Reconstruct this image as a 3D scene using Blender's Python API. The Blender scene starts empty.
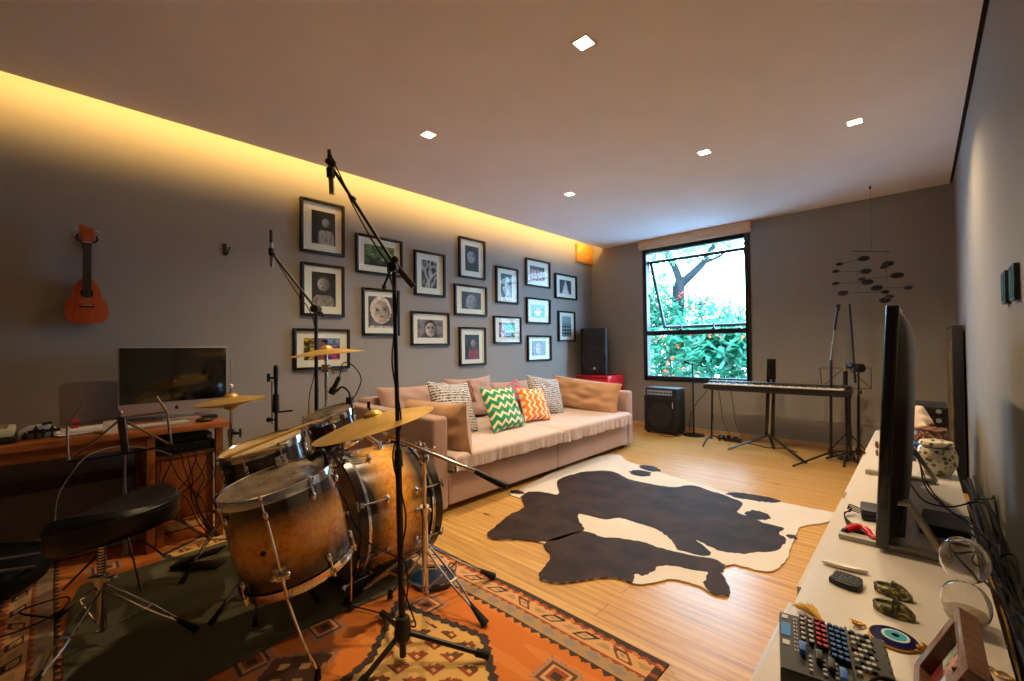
import bpy, bmesh, math, random
from mathutils import Vector, Matrix, noise
random.seed(7)
C = bpy.context.scene.collection
sc = bpy.context.scene
PI = math.pi

# ------------------------------------------------------------------ camera
CF, CYAW, CPIT, CROL, CZ = 432.99, 0.7557, 0.0149, -0.0122, 1.1969
_F = Vector((-math.sin(CYAW)*math.cos(CPIT), math.cos(CYAW)*math.cos(CPIT), math.sin(CPIT)))
_r = Vector((math.cos(CYAW), math.sin(CYAW), 0)); _u = _r.cross(_F)
_R = _r*math.cos(CROL)+_u*math.sin(CROL); _U = _u*math.cos(CROL)-_r*math.sin(CROL)
CAM = Vector((0, 0, CZ))
cd = bpy.data.cameras.new('camera'); cam = bpy.data.objects.new('camera', cd); C.objects.link(cam)
cd.sensor_width = 36; cd.lens = 36*CF/1024; cd.clip_start = 0.02; cd.clip_end = 200
m3 = Matrix((_R, _U, -_F)).transposed(); cam.matrix_world = Matrix.Translation(CAM) @ m3.to_4x4()
sc.camera = cam

def W(px, py, x=None, y=None, z=None, d=None):
    """point of the room seen at a pixel of the photo, on a plane x=, y=, z= or at depth d"""
    v = _F+_R*((px-512)/CF)-_U*((py-340.5)/CF)
    if x is not None: t = (x-CAM.x)/v.x
    elif y is not None: t = (y-CAM.y)/v.y
    elif z is not None: t = (z-CAM.z)/v.z
    else: t = d
    return CAM+v*t

# ------------------------------------------------------------------ world, exposure, sun
sc.view_settings.view_transform = 'Standard'; sc.view_settings.look = 'None'
sc.view_settings.gamma = 1; sc.view_settings.use_curve_mapping = False
sc.view_settings.exposure = 0.2
sc.cycles.use_denoising = True
sc.cycles.max_bounces = 10; sc.cycles.diffuse_bounces = 6; sc.cycles.transparent_max_bounces = 16
sc.cycles.sample_clamp_indirect = 6
wd = bpy.data.worlds.new('sky'); sc.world = wd; wd.use_nodes = True
bg = wd.node_tree.nodes['Background']; bg.inputs[0].default_value = (0.40, 0.68, 1.0, 1); bg.inputs[1].default_value = 17.0
sun = bpy.data.lights.new('sun', 'SUN'); sun.energy = 5; sun.angle = math.radians(2); sun.color = (1, .96, .88)
so = bpy.data.objects.new('sun', sun); C.objects.link(so); so.location = (0, -4, 12)
so.rotation_euler = Vector((.25, .75, -.75)).to_track_quat('-Z', 'Y').to_euler()
SPOT_W = 112; SPOT_COL = (1.0, 0.72, 0.41)
LAMPS = [(-1.223, 1.86), (-2.572, 1.87), (-1.238, 3.6), (-0.305, 3.86), (-2.57, 3.61)]
COVE_W = 44; COVE_COL = (1.0, 0.57, 0.15)
def arealight(name, loc, rot, sx, sy, w, col):
    l = bpy.data.lights.new(name, 'AREA'); l.shape = 'RECTANGLE'; l.size = sx; l.size_y = sy; l.energy = w; l.color = col
    o = bpy.data.objects.new(name, l); C.objects.link(o); o.location = loc; o.rotation_euler = rot; return o
# LED strip of the ceiling cove: sits on top of the dropped ceiling's edge, throws its light at the left wall
arealight('cove_led_light', (-3.634, 2.7, 2.808), (0, math.radians(95), 0), .02, 6.5, COVE_W, COVE_COL)

# ------------------------------------------------------------------ colour and materials
def h(s):
    s = s.lstrip('#'); c = [int(s[i:i+2], 16)/255 for i in (0, 2, 4)]
    return tuple(((x+.055)/1.055)**2.4 if x > .04045 else x/12.92 for x in c)+(1,)
class NT:
    def __init__(s, name):
        s.m = bpy.data.materials.new(name); s.m.use_nodes = True; s.t = s.m.node_tree
        s.b = s.t.nodes['Principled BSDF']; s.out = s.t.nodes['Material Output']
    def n(s, typ, ins=None, **kw):
        nd = s.t.nodes.new(typ)
        for k, v in kw.items(): setattr(nd, k, v)
        for k, v in (ins or {}).items(): s.put(nd.inputs[k], v)
        return nd
    def put(s, sock, v):
        if isinstance(v, bpy.types.NodeSocket): s.t.links.new(v, sock)
        elif isinstance(v, bpy.types.Node): s.t.links.new(v.outputs[0], sock)
        else: sock.default_value = v
    def coord(s, kind='Object', scale=(1, 1, 1), rot=(0, 0, 0)):
        c = s.n('ShaderNodeTexCoord'); mp = s.n('ShaderNodeMapping', {'Vector': c.outputs[kind], 'Scale': scale, 'Rotation': rot}); return mp.outputs[0]
    def world(s, scale=(1, 1, 1), rot=(0, 0, 0)):
        g = s.n('ShaderNodeNewGeometry'); mp = s.n('ShaderNodeMapping', {'Vector': g.outputs['Position'], 'Scale': scale, 'Rotation': rot}); return mp.outputs[0]
    def noise(s, vec, scale, det=4, rough=.5, dist=0):
        return s.n('ShaderNodeTexNoise', {'Vector': vec, 'Scale': scale, 'Detail': det, 'Roughness': rough, 'Distortion': dist}).outputs[0]
    def ramp(s, fac, stops, interp='LINEAR'):
        r = s.n('ShaderNodeValToRGB', {'Fac': fac}); cr = r.color_ramp; cr.interpolation = interp
        while len(cr.elements) < len(stops): cr.elements.new(.5)
        for e, (p, c) in zip(cr.elements, stops): e.position = p; e.color = c
        return r.outputs[0]
    def mix(s, f, a, b, bt='MIX'):
        m = s.n('ShaderNodeMix', data_type='RGBA', blend_type=bt); s.put(m.inputs[0], f); s.put(m.inputs[6], a); s.put(m.inputs[7], b); return m.outputs[2]
    def math(s, op, a, b=0.0, c=0.0):
        m = s.n('ShaderNodeMath', operation=op); s.put(m.inputs[0], a); s.put(m.inputs[1], b); s.put(m.inputs[2], c); return m.outputs[0]
    def bump(s, hgt, st=.2, dist=.01):
        b = s.n('ShaderNodeBump', {'Height': hgt, 'Strength': st, 'Distance': dist}); s.put(s.b.inputs['Normal'], b.outputs[0])
_mc = {}
def mat(name, col, rough=.5, metal=0, var=0.06, scale=30, bump=0, coat=0, spec=.5, sheen=0):
    if name in _mc: return _mc[name]
    t = NT(name); c = h(col) if isinstance(col, str) else col
    v = t.coord(); nz = t.noise(v, scale)
    d = tuple(max(0, x*(1-var*2)) for x in c[:3])+(1,); l = tuple(min(1, x*(1+var)) for x in c[:3])+(1,)
    t.put(t.b.inputs['Base Color'], t.mix(nz, d, l)); t.b.inputs['Roughness'].default_value = rough; t.b.inputs['Metallic'].default_value = metal
    t.b.inputs['Specular IOR Level'].default_value = spec
    if coat: t.b.inputs['Coat Weight'].default_value = coat; t.b.inputs['Coat Roughness'].default_value = .08
    if sheen: t.b.inputs['Sheen Weight'].default_value = sheen
    if bump: t.bump(t.noise(v, scale*4), bump, .004)
    _mc[name] = t.m; return t.m
def emit(name, col, st):
    t = NT(name); t.b.inputs['Emission Color'].default_value = col; t.b.inputs['Emission Strength'].default_value = st; t.b.inputs['Base Color'].default_value = (0, 0, 0, 1); return t.m
def vcol_mat(name, rough=.9, coat=0, bump=0, bs=400):
    t = NT(name); a = t.n('ShaderNodeVertexColor', layer_name='Col'); t.put(t.b.inputs['Base Color'], a.outputs[0])
    t.b.inputs['Roughness'].default_value = rough
    if coat: t.b.inputs['Coat Weight'].default_value = coat
    if bump: t.bump(t.noise(t.world((1, .25, 1)), bs), bump, .004)
    return t.m
def wood(name, a, b, rough=.45, stretch=(1, 12, 12), scale=3, coat=0):
    if name in _mc: return _mc[name]
    t = NT(name); v = t.world(stretch); n1 = t.noise(v, scale, 6, .6, .6)
    t.put(t.b.inputs['Base Color'], t.ramp(n1, [(.25, h(a)), (.75, h(b))])); t.b.inputs['Roughness'].default_value = rough
    t.b.inputs['Coat Weight'].default_value = coat
    t.bump(n1, .15, .003); _mc[name] = t.m; return t.m

def wall_mat(name, col):
    t = NT(name); v = t.world(); n1 = t.noise(v, 2.2, 5); c = h(col)
    t.put(t.b.inputs['Base Color'], t.mix(n1, tuple(x*.92 for x in c[:3])+(1,), tuple(x*1.06 for x in c[:3])+(1,)))
    t.b.inputs['Roughness'].default_value = .75; t.b.inputs['Specular IOR Level'].default_value = .3; t.bump(t.noise(v, 220, 3), .12, .002); return t.m
M_WALL = wall_mat('grey wall paint', '#918e8a')
M_CEIL = wall_mat('matt white ceiling paint', '#efe9e6')
M_DARK = mat('dark shadow gap paint', '#15120f', .8)
def floor_mat():
    t = NT('pine floorboards'); v = t.world()
    br = t.n('ShaderNodeTexBrick', {'Vector': v, 'Color1': (.0, .0, .0, 1), 'Color2': (1, 1, 1, 1), 'Mortar': (.5, .5, .5, 1), 'Scale': 1.0, 'Mortar Size': .0014, 'Mortar Smooth': .2, 'Brick Width': 2.9, 'Row Height': .118}, offset=.37)
    per = br.outputs['Color']
    w1 = t.n('ShaderNodeVectorMath', {0: v, 1: br.outputs['Color']}, operation='ADD')
    mp = t.n('ShaderNodeMapping', {'Vector': w1.outputs[0], 'Scale': (.7, 11, 11)})
    n1 = t.noise(mp.outputs[0], 2.2, 6, .62, 1.6); n2 = t.noise(v, 1.1, 3)
    rings = t.n('ShaderNodeTexWave', {'Vector': mp.outputs[0], 'Scale': .55, 'Distortion': 6.0, 'Detail': 3.0, 'Detail Scale': .7}, bands_direction='Y')
    f = t.math('ADD', t.math('MULTIPLY', n1, .86), t.math('MULTIPLY', rings.outputs['Fac'], .14))
    c = t.ramp(f, [(.18, h('#8c6128')), (.42, h('#b98c4a')), (.72, h('#d6ad68'))])
    c = t.mix(t.math('MULTIPLY', per, .22), c, h('#966a30'), 'MIX')
    kn = t.n('ShaderNodeTexVoronoi', {'Vector': t.world((1.1, 2.6, 1)), 'Scale': 1.35, 'Randomness': 1.0})
    kf = t.ramp(kn.outputs['Distance'], [(.0, (1, 1, 1, 1)), (.035, (.8, .8, .8, 1)), (.06, (0, 0, 0, 1))])
    c = t.mix(kf, c, h('#4a2512')); c = t.mix(br.outputs['Fac'], c, h('#4b2f16'))
    t.put(t.b.inputs['Base Color'], c); t.put(t.b.inputs['Roughness'], t.ramp(n1, [(0, (.24, .24, .24, 1)), (1, (.40, .40, .40, 1))]))
    t.b.inputs['Coat Weight'].default_value = .25; t.b.inputs['Coat Roughness'].default_value = .22
    t.bump(t.math('SUBTRACT', t.math('MULTIPLY', n1, .25), br.outputs['Fac']), .25, .003); return t.m
M_FLOOR = floor_mat()
M_PINE = wood('pale pine', '#b08a58', '#dcb884', .5, (1.5, 14, 14))
M_BLACK = mat('black powder coat', '#0d0d0e', .42)
M_BLKPL = mat('black plastic', '#101011', .5)
M_RUB = mat('black rubber', '#0b0b0b', .85)
M_CHROME = mat('polished chrome', '#d9d9dc', .12, 1, .02)
M_STEEL = mat('brushed steel', '#9a9a9c', .35, 1)
M_WHITE = mat('white lacquer', '#cfc8bf', .35, 0, .02)
M_SILV = mat('silver aluminium', '#b9b9ba', .38, .7, .03)
M_ALU = mat('satin aluminium bar', '#9b968c', .42, .6, .03)

# ------------------------------------------------------------------ mesh builder
def frame_of(axis):
    w = Vector(axis).normalized(); a = Vector((0, 0, 1)) if abs(w.z) < .9 else Vector((1, 0, 0))
    u = a.cross(w).normalized(); return u, w.cross(u), w
def crom(pts, k=6, closed=False):
    P = [Vector(p) for p in pts]; n = len(P); out = []
    for i in range(n if closed else n-1):
        a = P[(i-1) % n] if closed or i > 0 else P[0]*2-P[1]; b = P[i]; c = P[(i+1) % n]
        d = P[(i+2) % n] if closed or i+2 < n else P[-1]*2-P[-2]
        for j in range(k):
            t = j/k; out.append(.5*((2*b)+(c-a)*t+(2*a-5*b+4*c-d)*t*t+(3*b-a-3*c+d)*t**3))
    if not closed: out.append(P[-1])
    return out
class MB:
    def __init__(s): s.v = []; s.f = []; s.uv = []; s.fc = []; s.fm = []; s.cur = 0
    def add(s, vs, fs, uvs=None, cols=None):
        o = len(s.v); s.v += [Vector(p) for p in vs]; s.uv += (uvs or [(0, 0)]*len(vs))
        for i, f in enumerate(fs): s.f.append([o+k for k in f]); s.fc.append(cols[i] if cols else None); s.fm.append(s.cur)
        return s
    def box(s, x0, x1, y0, y1, z0, z1):
        return s.add([(x0, y0, z0), (x1, y0, z0), (x1, y1, z0), (x0, y1, z0), (x0, y0, z1), (x1, y0, z1), (x1, y1, z1), (x0, y1, z1)],
                     [(0, 3, 2, 1), (4, 5, 6, 7), (0, 1, 5, 4), (1, 2, 6, 5), (2, 3, 7, 6), (3, 0, 4, 7)])
    def obox(s, c, size, u=(1, 0, 0), w=(0, 0, 1)):
        u = Vector(u).normalized(); w = Vector(w).normalized(); v = w.cross(u).normalized(); w = u.cross(v); c = Vector(c); a, b, d = [q/2 for q in size]
        P = [c+u*i*a+v*j*b+w*k*d for k in (-1, 1) for i, j in ((-1, -1), (1, -1), (1, 1), (-1, 1))]
        return s.add(P, [(0, 3, 2, 1), (4, 5, 6, 7), (0, 1, 5, 4), (1, 2, 6, 5), (2, 3, 7, 6), (3, 0, 4, 7)])
    def bar(s, p0, p1, a, b, up=(0, 0, 1)):
        p0 = Vector(p0); p1 = Vector(p1); return s.obox((p0+p1)/2, ((p1-p0).length, b, a), p1-p0, up)
    def cyl(s, p0, p1, r0, r1=None, n=16):
        p0 = Vector(p0); p1 = Vector(p1); r1 = r0 if r1 is None else r1; u, v, w = frame_of(p1-p0); P = []
        for p, r in ((p0, r0), (p1, r1)):
            P += [p+(u*math.cos(2*PI*i/n)+v*math.sin(2*PI*i/n))*r for i in range(n)]
        return s.add(P, [(i, (i+1) % n, n+(i+1) % n, n+i) for i in range(n)]+[tuple(range(n-1, -1, -1)), tuple(range(n, 2*n))])
    def tube(s, pts, r, n=8, k=6, closed=False, smooth=True):
        P = crom(pts, k, closed) if smooth else [Vector(p) for p in pts]; m = len(P); V = []; pu = None
        for i, p in enumerate(P):
            t = (P[(i+1) % m]-P[i-1]) if closed else (P[min(i+1, m-1)]-P[max(i-1, 0)])
            if t.length < 1e-9: t = Vector((0, 0, 1))
            t.normalize()
            if pu is None: pu = frame_of(t)[0]
            pu = (pu-t*pu.dot(t)); pu = pu.normalized() if pu.length > 1e-6 else frame_of(t)[0]; q = t.cross(pu)
            rr = r(i/max(1, m-1)) if callable(r) else r
            V += [p+(pu*math.cos(2*PI*j/n)+q*math.sin(2*PI*j/n))*rr for j in range(n)]
        F = []
        for i in range(m if closed else m-1):
            a = i*n; b = ((i+1) % m)*n
            F += [(a+j, a+(j+1) % n, b+(j+1) % n, b+j) for j in range(n)]
        if not closed: F += [tuple(range(n-1, -1, -1)), tuple(range((m-1)*n, m*n))]
        return s.add(V, F)
    def lathe(s, prof, o, axis=(0, 0, 1), n=32):
        o = Vector(o); u, v, w = frame_of(axis); V = []; U = []; m = len(prof)
        for i in range(n+1):
            a = 2*PI*i/n; e = u*math.cos(a)+v*math.sin(a)
            for j, (r, z) in enumerate(prof): V.append(o+e*r+w*z); U.append((i/n, j/(m-1)))
        return s.add(V, [(i*m+j, (i+1)*m+j, (i+1)*m+j+1, i*m+j+1) for i in range(n) for j in range(m-1)], U)
    def ball(s, c, r, n=16, axis=(0, 0, 1), u0=None):
        r = (r, r, r) if not isinstance(r, tuple) else r; c = Vector(c); u, v, w = frame_of(axis)
        if u0 is not None: u = Vector(u0).normalized(); v = w.cross(u)
        V = []; mth = n//2
        for i in range(mth+1):
            th = PI*i/mth
            for j in range(n):
                ph = 2*PI*j/n; V.append(c+u*r[0]*math.sin(th)*math.cos(ph)+v*r[1]*math.sin(th)*math.sin(ph)+w*r[2]*math.cos(th))
        return s.add(V, [(i*n+j, (i+1)*n+j, (i+1)*n+(j+1) % n, i*n+(j+1) % n) for i in range(mth) for j in range(n)])
    def torus(s, c, axis, R, r, n=32, k=8):
        u, v, w = frame_of(axis); c = Vector(c)
        return s.tube([c+(u*math.cos(2*PI*i/n)+v*math.sin(2*PI*i/n))*R for i in range(n)], r, k, 1, True)
    def prism(s, poly, o, u, v, depth):
        o = Vector(o); u = Vector(u).normalized(); v = Vector(v).normalized(); w = u.cross(v); n = len(poly)
        P = [o+u*a+v*b for a, b in poly]+[o+u*a+v*b+w*depth for a, b in poly]
        return s.add(P, [tuple(range(n-1, -1, -1)), tuple(range(n, 2*n))]+[(i, (i+1) % n, n+(i+1) % n, n+i) for i in range(n)])
    def grid(s, fn, nu, nv, closed_u=False):
        V = [fn(i/nu, j/nv) for i in range(nu+1) for j in range(nv+1)]
        return s.add(V, [(i*(nv+1)+j, (i+1)*(nv+1)+j, (i+1)*(nv+1)+j+1, i*(nv+1)+j+1) for i in range(nu) for j in range(nv)], [(i/nu, j/nv) for i in range(nu+1) for j in range(nv+1)])
    def xf(s, mtx):
        s.v = [mtx @ p for p in s.v]; return s
    def build(s, name, m, parent=None, bevel=0, seg=2, smooth=True, ang=38, merge=True, normals=True):
        me = bpy.data.meshes.new(name); off = ORG.get(parent.name if parent else None, Vector((0, 0, 0))) if parent else Vector((0, 0, 0))
        me.from_pydata([tuple(p-off) for p in s.v], [], s.f)
        for x in (m if isinstance(m, (list, tuple)) else [m]): me.materials.append(x)
        for p, k in zip(me.polygons, s.fm): p.material_index = k
        uvl = me.uv_layers.new(name='UVMap')
        uvs = s.uv
        flat = [0.0]*(2*len(me.loops))
        for i, l in enumerate(me.loops): flat[2*i], flat[2*i+1] = uvs[l.vertex_index]
        uvl.data.foreach_set('uv', flat)
        if any(c is not None for c in s.fc):
            ca = me.color_attributes.new(name='Col', type='FLOAT_COLOR', domain='CORNER'); buf = []
            for p, c in zip(me.polygons, s.fc):
                buf += list((c or (0, 0, 0, 1)))*p.loop_total
            ca.data.foreach_set('color', buf)
        bm = bmesh.new(); bm.from_mesh(me)
        if merge: bmesh.ops.remove_doubles(bm, verts=bm.verts, dist=1e-5)
        if normals: bmesh.ops.recalc_face_normals(bm, faces=bm.faces)
        if bevel:
            es = [e for e in bm.edges if len(e.link_faces) == 2 and e.calc_face_angle(0) > .6]
            bmesh.ops.bevel(bm, geom=es, offset=bevel, segments=seg, profile=.6, affect='EDGES', clamp_overlap=True)
        bm.to_mesh(me); bm.free()
        if smooth:
            me.polygons.foreach_set('use_smooth', [True]*len(me.polygons))
            me.set_sharp_from_angle(angle=math.radians(ang))
        o = bpy.data.objects.new(name, me); C.objects.link(o)
        if parent: o.parent = parent
        ORG[o.name] = off
        return o
ORG = {}
def thing(name, label, cat, loc=(0, 0, 0), group=None):
    o = bpy.data.objects.new(name, None); C.objects.link(o); o.location = loc; o.empty_display_size = .05
    ORG[o.name] = Vector(loc); return tag(o, label, cat, group)
def tag(o, label, cat, group=None):
    o['label'] = label; o['category'] = cat
    if group: o['group'] = group
    return o
def struct(o): o['kind'] = 'structure'; return o
def recenter(o):
    """move the origin of a one-mesh thing to the middle of its base"""
    me = o.data; xs = [v.co for v in me.vertices]; c = Vector(((min(p.x for p in xs)+max(p.x for p in xs))/2, (min(p.y for p in xs)+max(p.y for p in xs))/2, min(p.z for p in xs)))
    me.transform(Matrix.Translation(-c)); o.location = c; ORG[o.name] = Vector(c); return o

# ------------------------------------------------------------------ room shell
XL, XR, YF, YB, H, XE = -3.892, 0.262, 6.053, -2.2, 2.75, -3.652
WX0, WX1, WZ0, WZ1 = -2.999, -1.546, .681, 2.602
struct(MB().box(XL-.2, XR+.2, YB-.2, YF+.2, -.15, 0).build('floor', M_FLOOR))
struct(MB().box(XL-.2, XL, YB-.2, YF+.2, 0, 3.1).build('wall_left', M_WALL))
struct(MB().box(XR, XR+.2, YB-.2, YF+.2, 0, 3.1).build('wall_right', M_WALL))
struct(MB().box(XL, XR, YB-.2, YB, 0, 3.1).build('wall_back', M_WALL))
w = MB().box(XL, WX0, YF, YF+.2, 0, 3.1).box(WX1, XR, YF, YF+.2, 0, 3.1).box(WX0, WX1, YF, YF+.2, 0, WZ0).box(WX0, WX1, YF, YF+.2, WZ1, 3.1)
struct(w.build('wall_far', M_WALL))
cl = MB().box(XE, .240, YB, YF-.012, H, H+.03)
struct(cl.build('ceiling', M_CEIL))
struct(MB().box(XL-.2, XR+.2, YB-.2, YF+.2, 3.0, 3.15).build('ceiling_above_cove', M_CEIL))
struct(MB().box(.240, XR, YB, YF, H+.012, H+.03).box(XE, .24, YF-.012, YF, H+.012, H+.03).build('trim_1', M_DARK))
struct(MB().box(XL+.001, XR, YF-.018, YF, 0, .055).build('baseboard_far', M_PINE, bevel=.004))
struct(MB().box(XL, XL+.016, YB, YF-.018, 0, .055).build('baseboard_left', M_PINE, bevel=.004))
struct(MB().box(XR-.012, XR, YB, YF-.018, 0, .055).build('baseboard_right', M_WALL, bevel=.004))
# beam stub in the far left corner of the cove, and the wooden valance over the window
M_BEAM = wood('honey beam wood', '#a5681d', '#d99a3c', .5, (12, 2, 14))
struct(MB().box(XL, XL+.034, 5.60, YF-.001, 2.515, 2.80).build('trim_2', M_BEAM, bevel=.004))
struct(MB().box(WX0-.03, WX1+.03, YF-.07, YF-.001, 2.615, 2.748).build('trim_3', wood('valance pine', '#bd9a76', '#e0c19c', .55, (1.6, 10, 14)), bevel=.003))

# window: black frame, fixed lower pane, outward hung sash above
win = bpy.data.objects.new('window_1', None); C.objects.link(win); struct(win); win.location = ((WX0+WX1)/2, YF, WZ0); ORG['window_1'] = Vector(win.location)
M_WF = mat('black window aluminium', '#0c1116', .35)
t = NT('window glass'); g = t.n('ShaderNodeBsdfGlossy', {'Roughness': .02}); tr = t.n('ShaderNodeBsdfTransparent', {'Color': (.97, 1, .99, 1)}); gg = t.n('ShaderNodeNewGeometry'); fr = t.n('ShaderNodeFresnel', {'IOR': t.math('SUBTRACT', 1.22, t.math('MULTIPLY', gg.outputs['Backfacing'], 1.22-1/1.22))})
mx = t.n('ShaderNodeMixShader', {0: fr.outputs[0], 1: tr.outputs[0], 2: g.outputs[0]}); t.put(t.out.inputs[0], mx.outputs[0]); M_GLASSP = t.m
fw = .062; zm = 1.375
m = MB().box(WX0, WX0+fw, YF-.015, YF+.09, WZ0, WZ1).box(WX1-fw, WX1, YF-.015, YF+.09, WZ0, WZ1).box(WX0+fw, WX1-fw, YF-.015, YF+.09, WZ0, WZ0+.07).box(WX0+fw, WX1-fw, YF-.015, YF+.09, WZ1-.045, WZ1).box(WX0+fw, WX1-fw, YF-.015, YF+.09, zm-.035, zm+.03)
m.build('window_frame', M_WF, win, bevel=.004)
MB().box(WX0+fw, WX1-fw, YF+.03, YF+.036, WZ0+.07, zm-.035).build('pane', M_GLASSP, win)
# sash hinged at the top, pushed out at the bottom
zt, ln, an = WZ1-.165, 1.06, math.radians(25)
sv = Vector((0, math.sin(an), -math.cos(an))); sn = Vector((0, math.cos(an), math.sin(an)))
def sp(x, l, o=0): return Vector((x, YF+.10, zt))+sv*l+sn*o
sash = MB()
for a, b in (((WX0+fw, 0), (WX1-fw, 0)), ((WX0+fw, ln), (WX1-fw, ln)), ((WX0+fw+.02, 0), (WX0+fw+.02, ln)), ((WX1-fw-.02, 0), (WX1-fw-.02, ln))):
    sash.bar(sp(*a), sp(*b), .03, .04, sn)
sf = sash.build('window_sash', M_WF, win)
MB().add([sp(WX0+.1, .02), sp(WX1-.1, .02), sp(WX1-.1, ln-.02), sp(WX0+.1, ln-.02)], [(0, 1, 2, 3)]).build('pane', M_GLASSP, win)
for fx in (.38, .68):
    x = WX0+(WX1-WX0)*fx
    MB().box(x-.006, x+.006, YF+.02, YF+.045, zm+.03, zm+.11).box(x-.02, x+.02, YF+.02, YF+.05, zm+.03, zm+.045).build('window_latch', M_WF, win)
m = MB()
for x in (WX0+fw+.01, WX1-fw-.01): m.bar((x, YF+.07, 1.95), sp(x, .8), .012, .02, (1, 0, 0))
m.build('stay_arm', M_WF, win)

# ------------------------------------------------------------------ recessed ceiling lights
M_LAMP = emit('glowing lamp glass', (1.0, .80, .56, 1), 14)
def downlight(x, y, label):
    r = thing('recessed_ceiling_light', label, 'ceiling light', (x, y, H-.004), 'recessed square ceiling spots')
    q = .047
    MB().box(x-q, x+q, y-q, y-q+.008, H-.005, H+.001).box(x-q, x+q, y+q-.008, y+q, H-.005, H+.001).box(x-q, x-q+.008, y-q, y+q, H-.005, H+.001).box(x+q-.008, x+q, y-q, y+q, H-.005, H+.001).build('bezel', mat('white lamp bezel', '#f3efe8', .4), r)
    MB().box(x-q+.008, x+q-.008, y-q+.008, y+q-.008, H-.0045, H-.0015).build('lamp_glass', M_LAMP, r)
    l = bpy.data.lights.new('downlight_beam', 'SPOT'); l.energy = SPOT_W; l.color = SPOT_COL; l.spot_size = math.radians(138); l.spot_blend = 1.0; l.shadow_soft_size = .018
    o = bpy.data.objects.new('downlight_beam', l); C.objects.link(o); o.location = (x, y, H-.03)
for (x, y), lb in zip(LAMPS, ['square ceiling spot nearest the camera, largest and brightest', 'square ceiling spot above the pole of the drum kit boom stand', 'square ceiling spot in the middle of the far row', 'square ceiling spot at the right end of the far row', 'square ceiling spot nearest the window corner, smallest']):
    downlight(x, y, lb)

# ------------------------------------------------------------------ framed photographs on the left wall
M_FRAME = mat('black picture frame', '#080707', .5, spec=.25); M_MATB = mat('cream mount board', '#ebe6de', .9)
M_PRINT = vcol_mat('photo print', .45)
def lin(c): return tuple(((x+.055)/1.055)**2.4 if x > .04045 else max(0, x)/12.92 for x in c)+(1,)
def hx(s): return tuple(int(s[i:i+2], 16)/255 for i in (0, 2, 4))
def lerp(a, b, t): t = max(0, min(1, t)); return tuple(x+(y-x)*t for x, y in zip(a, b))
def nz(u, v, s, k=0): return noise.noise(Vector((u*s, v*s, k*7.3)))
ART = {'asp': 1.3}
def portrait(skin, hair, back, cloth, cx=.5, cy=.6, r=.24, tilt=0, face=True, long=0, seed=0, asp=1.3):
    skin, hair, back, cloth = map(hx, (skin, hair, back, cloth))
    r0 = r
    def f(u, v):
        c = lerp(back, tuple(x*.6 for x in back), .5+nz(u, v, 4, seed)*1.2)
        r = r0*min(1, ART['asp']*1.15); x = (u-cx); y = (v-cy)*ART['asp']; x, y = x*math.cos(tilt)-y*math.sin(tilt), x*math.sin(tilt)+y*math.cos(tilt)
        sh = cy-.34*r/.24
        if v < sh and abs(x) < r*1.9*(1-max(0, (v-sh+.12)/.2)*.5): c = lerp(cloth, tuple(q*.7 for q in cloth), .5+nz(u, v, 9, seed))
        if x*x/(r*1.18)**2+(y-.05*r)**2/(r*1.38)**2 < 1 or (long and abs(x) < r*1.2 and -r*long < y < .3*r): c = lerp(hair, tuple(min(1, q*1.3+.02) for q in hair), .3+nz(u, v, 14, seed))
        if x*x/r**2+(y+.12*r)**2/(r*1.12)**2 < 1:
            c = lerp(skin, tuple(q*.55 for q in skin), .45+x/r*.55+nz(u, v, 5, seed+2)*.5)
            if face:
                for e in (-1, 1):
                    if ((x-e*r*.40)/(.20*r))**2+((y-.06*r)/(.085*r))**2 < 1: c = tuple(q*.30 for q in skin)
                    if ((x-e*r*.40)/(.26*r))**2+((y-.26*r)/(.05*r))**2 < 1: c = tuple(q*.5 for q in skin)
                if ((x-.05*r)/(.13*r))**2+((y+.28*r)/(.07*r))**2 < 1: c = tuple(q*.62 for q in skin)
                if (x/(.28*r))**2+((y+.60*r)/(.075*r))**2 < 1: c = (skin[0]*.66, skin[1]*.42, skin[2]*.42)
        return c
    return f
def blobs(stops, seed=0, s=3.2):
    cols = [hx(q) for q in stops]
    def f(u, v):
        t = (.5+nz(u, v, s, seed)*.9)*(len(cols)-1); i = max(0, min(len(cols)-2, int(t))); return lerp(cols[i], cols[i+1], t-i)
    return f
def rainbow(u, v):
    c = lerp(hx('d8b030'), hx('2a2418'), .5+nz(u, v, 7)*2) if u < .33 else lerp(hx('a8452c'), hx('6c4d72'), v) if u < .6 else lerp(hx('b02a7c'), hx('6f9fc8'), (v-.25)*1.5)
    return lerp(c, hx('181420'), max(0, nz(u, v, 9, 3)*1.6))
def landscape(u, v):
    c = lerp(hx('141c10'), hx('5f7d35'), v*1.1+nz(u, v, 5)); return lerp(c, hx('c9c9b8'), 1-abs(u-.62)*5-abs(v-.35)*7)
def crowd(u, v):
    c = hx('241c26') if v > .78 else lerp(hx('cbb6b4'), hx('b04a58'), .5+math.sin(u*31)*.4+nz(u, v, 8)); return lerp(c, hx('2b2630'), nz(u, v, 11, 2)*2)
def silho(u, v):
    if v > .62: return lerp(hx('59606e'), hx('8a93a3'), v)
    return hx('0a0a0c') if (math.sin(u*22)+math.sin(v*38+2) > -.3) else hx('8f98a6')
def pool(u, v):
    c = lerp(hx('0f7f92'), hx('37b8c4'), .5+nz(u, v, 8)); 
    if (u-.5)**2/.05+(v-.45)**2/.11 < 1: c = lerp(hx('e9dcd6'), hx('c86a60'), 1-abs(v-.6)*6)
    return c
def seaside(u, v):
    c = hx('1cc0bd') if v > .45 else hx('d8d0c0') if v > .34 else hx('14484c')
    if u < .38: c = lerp(hx('ddaab4'), hx('4a2f3c'), .5+nz(u, v, 6)*1.8)
    return lerp(c, hx('1a2426'), 1-abs(v-.93)*14)
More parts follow.
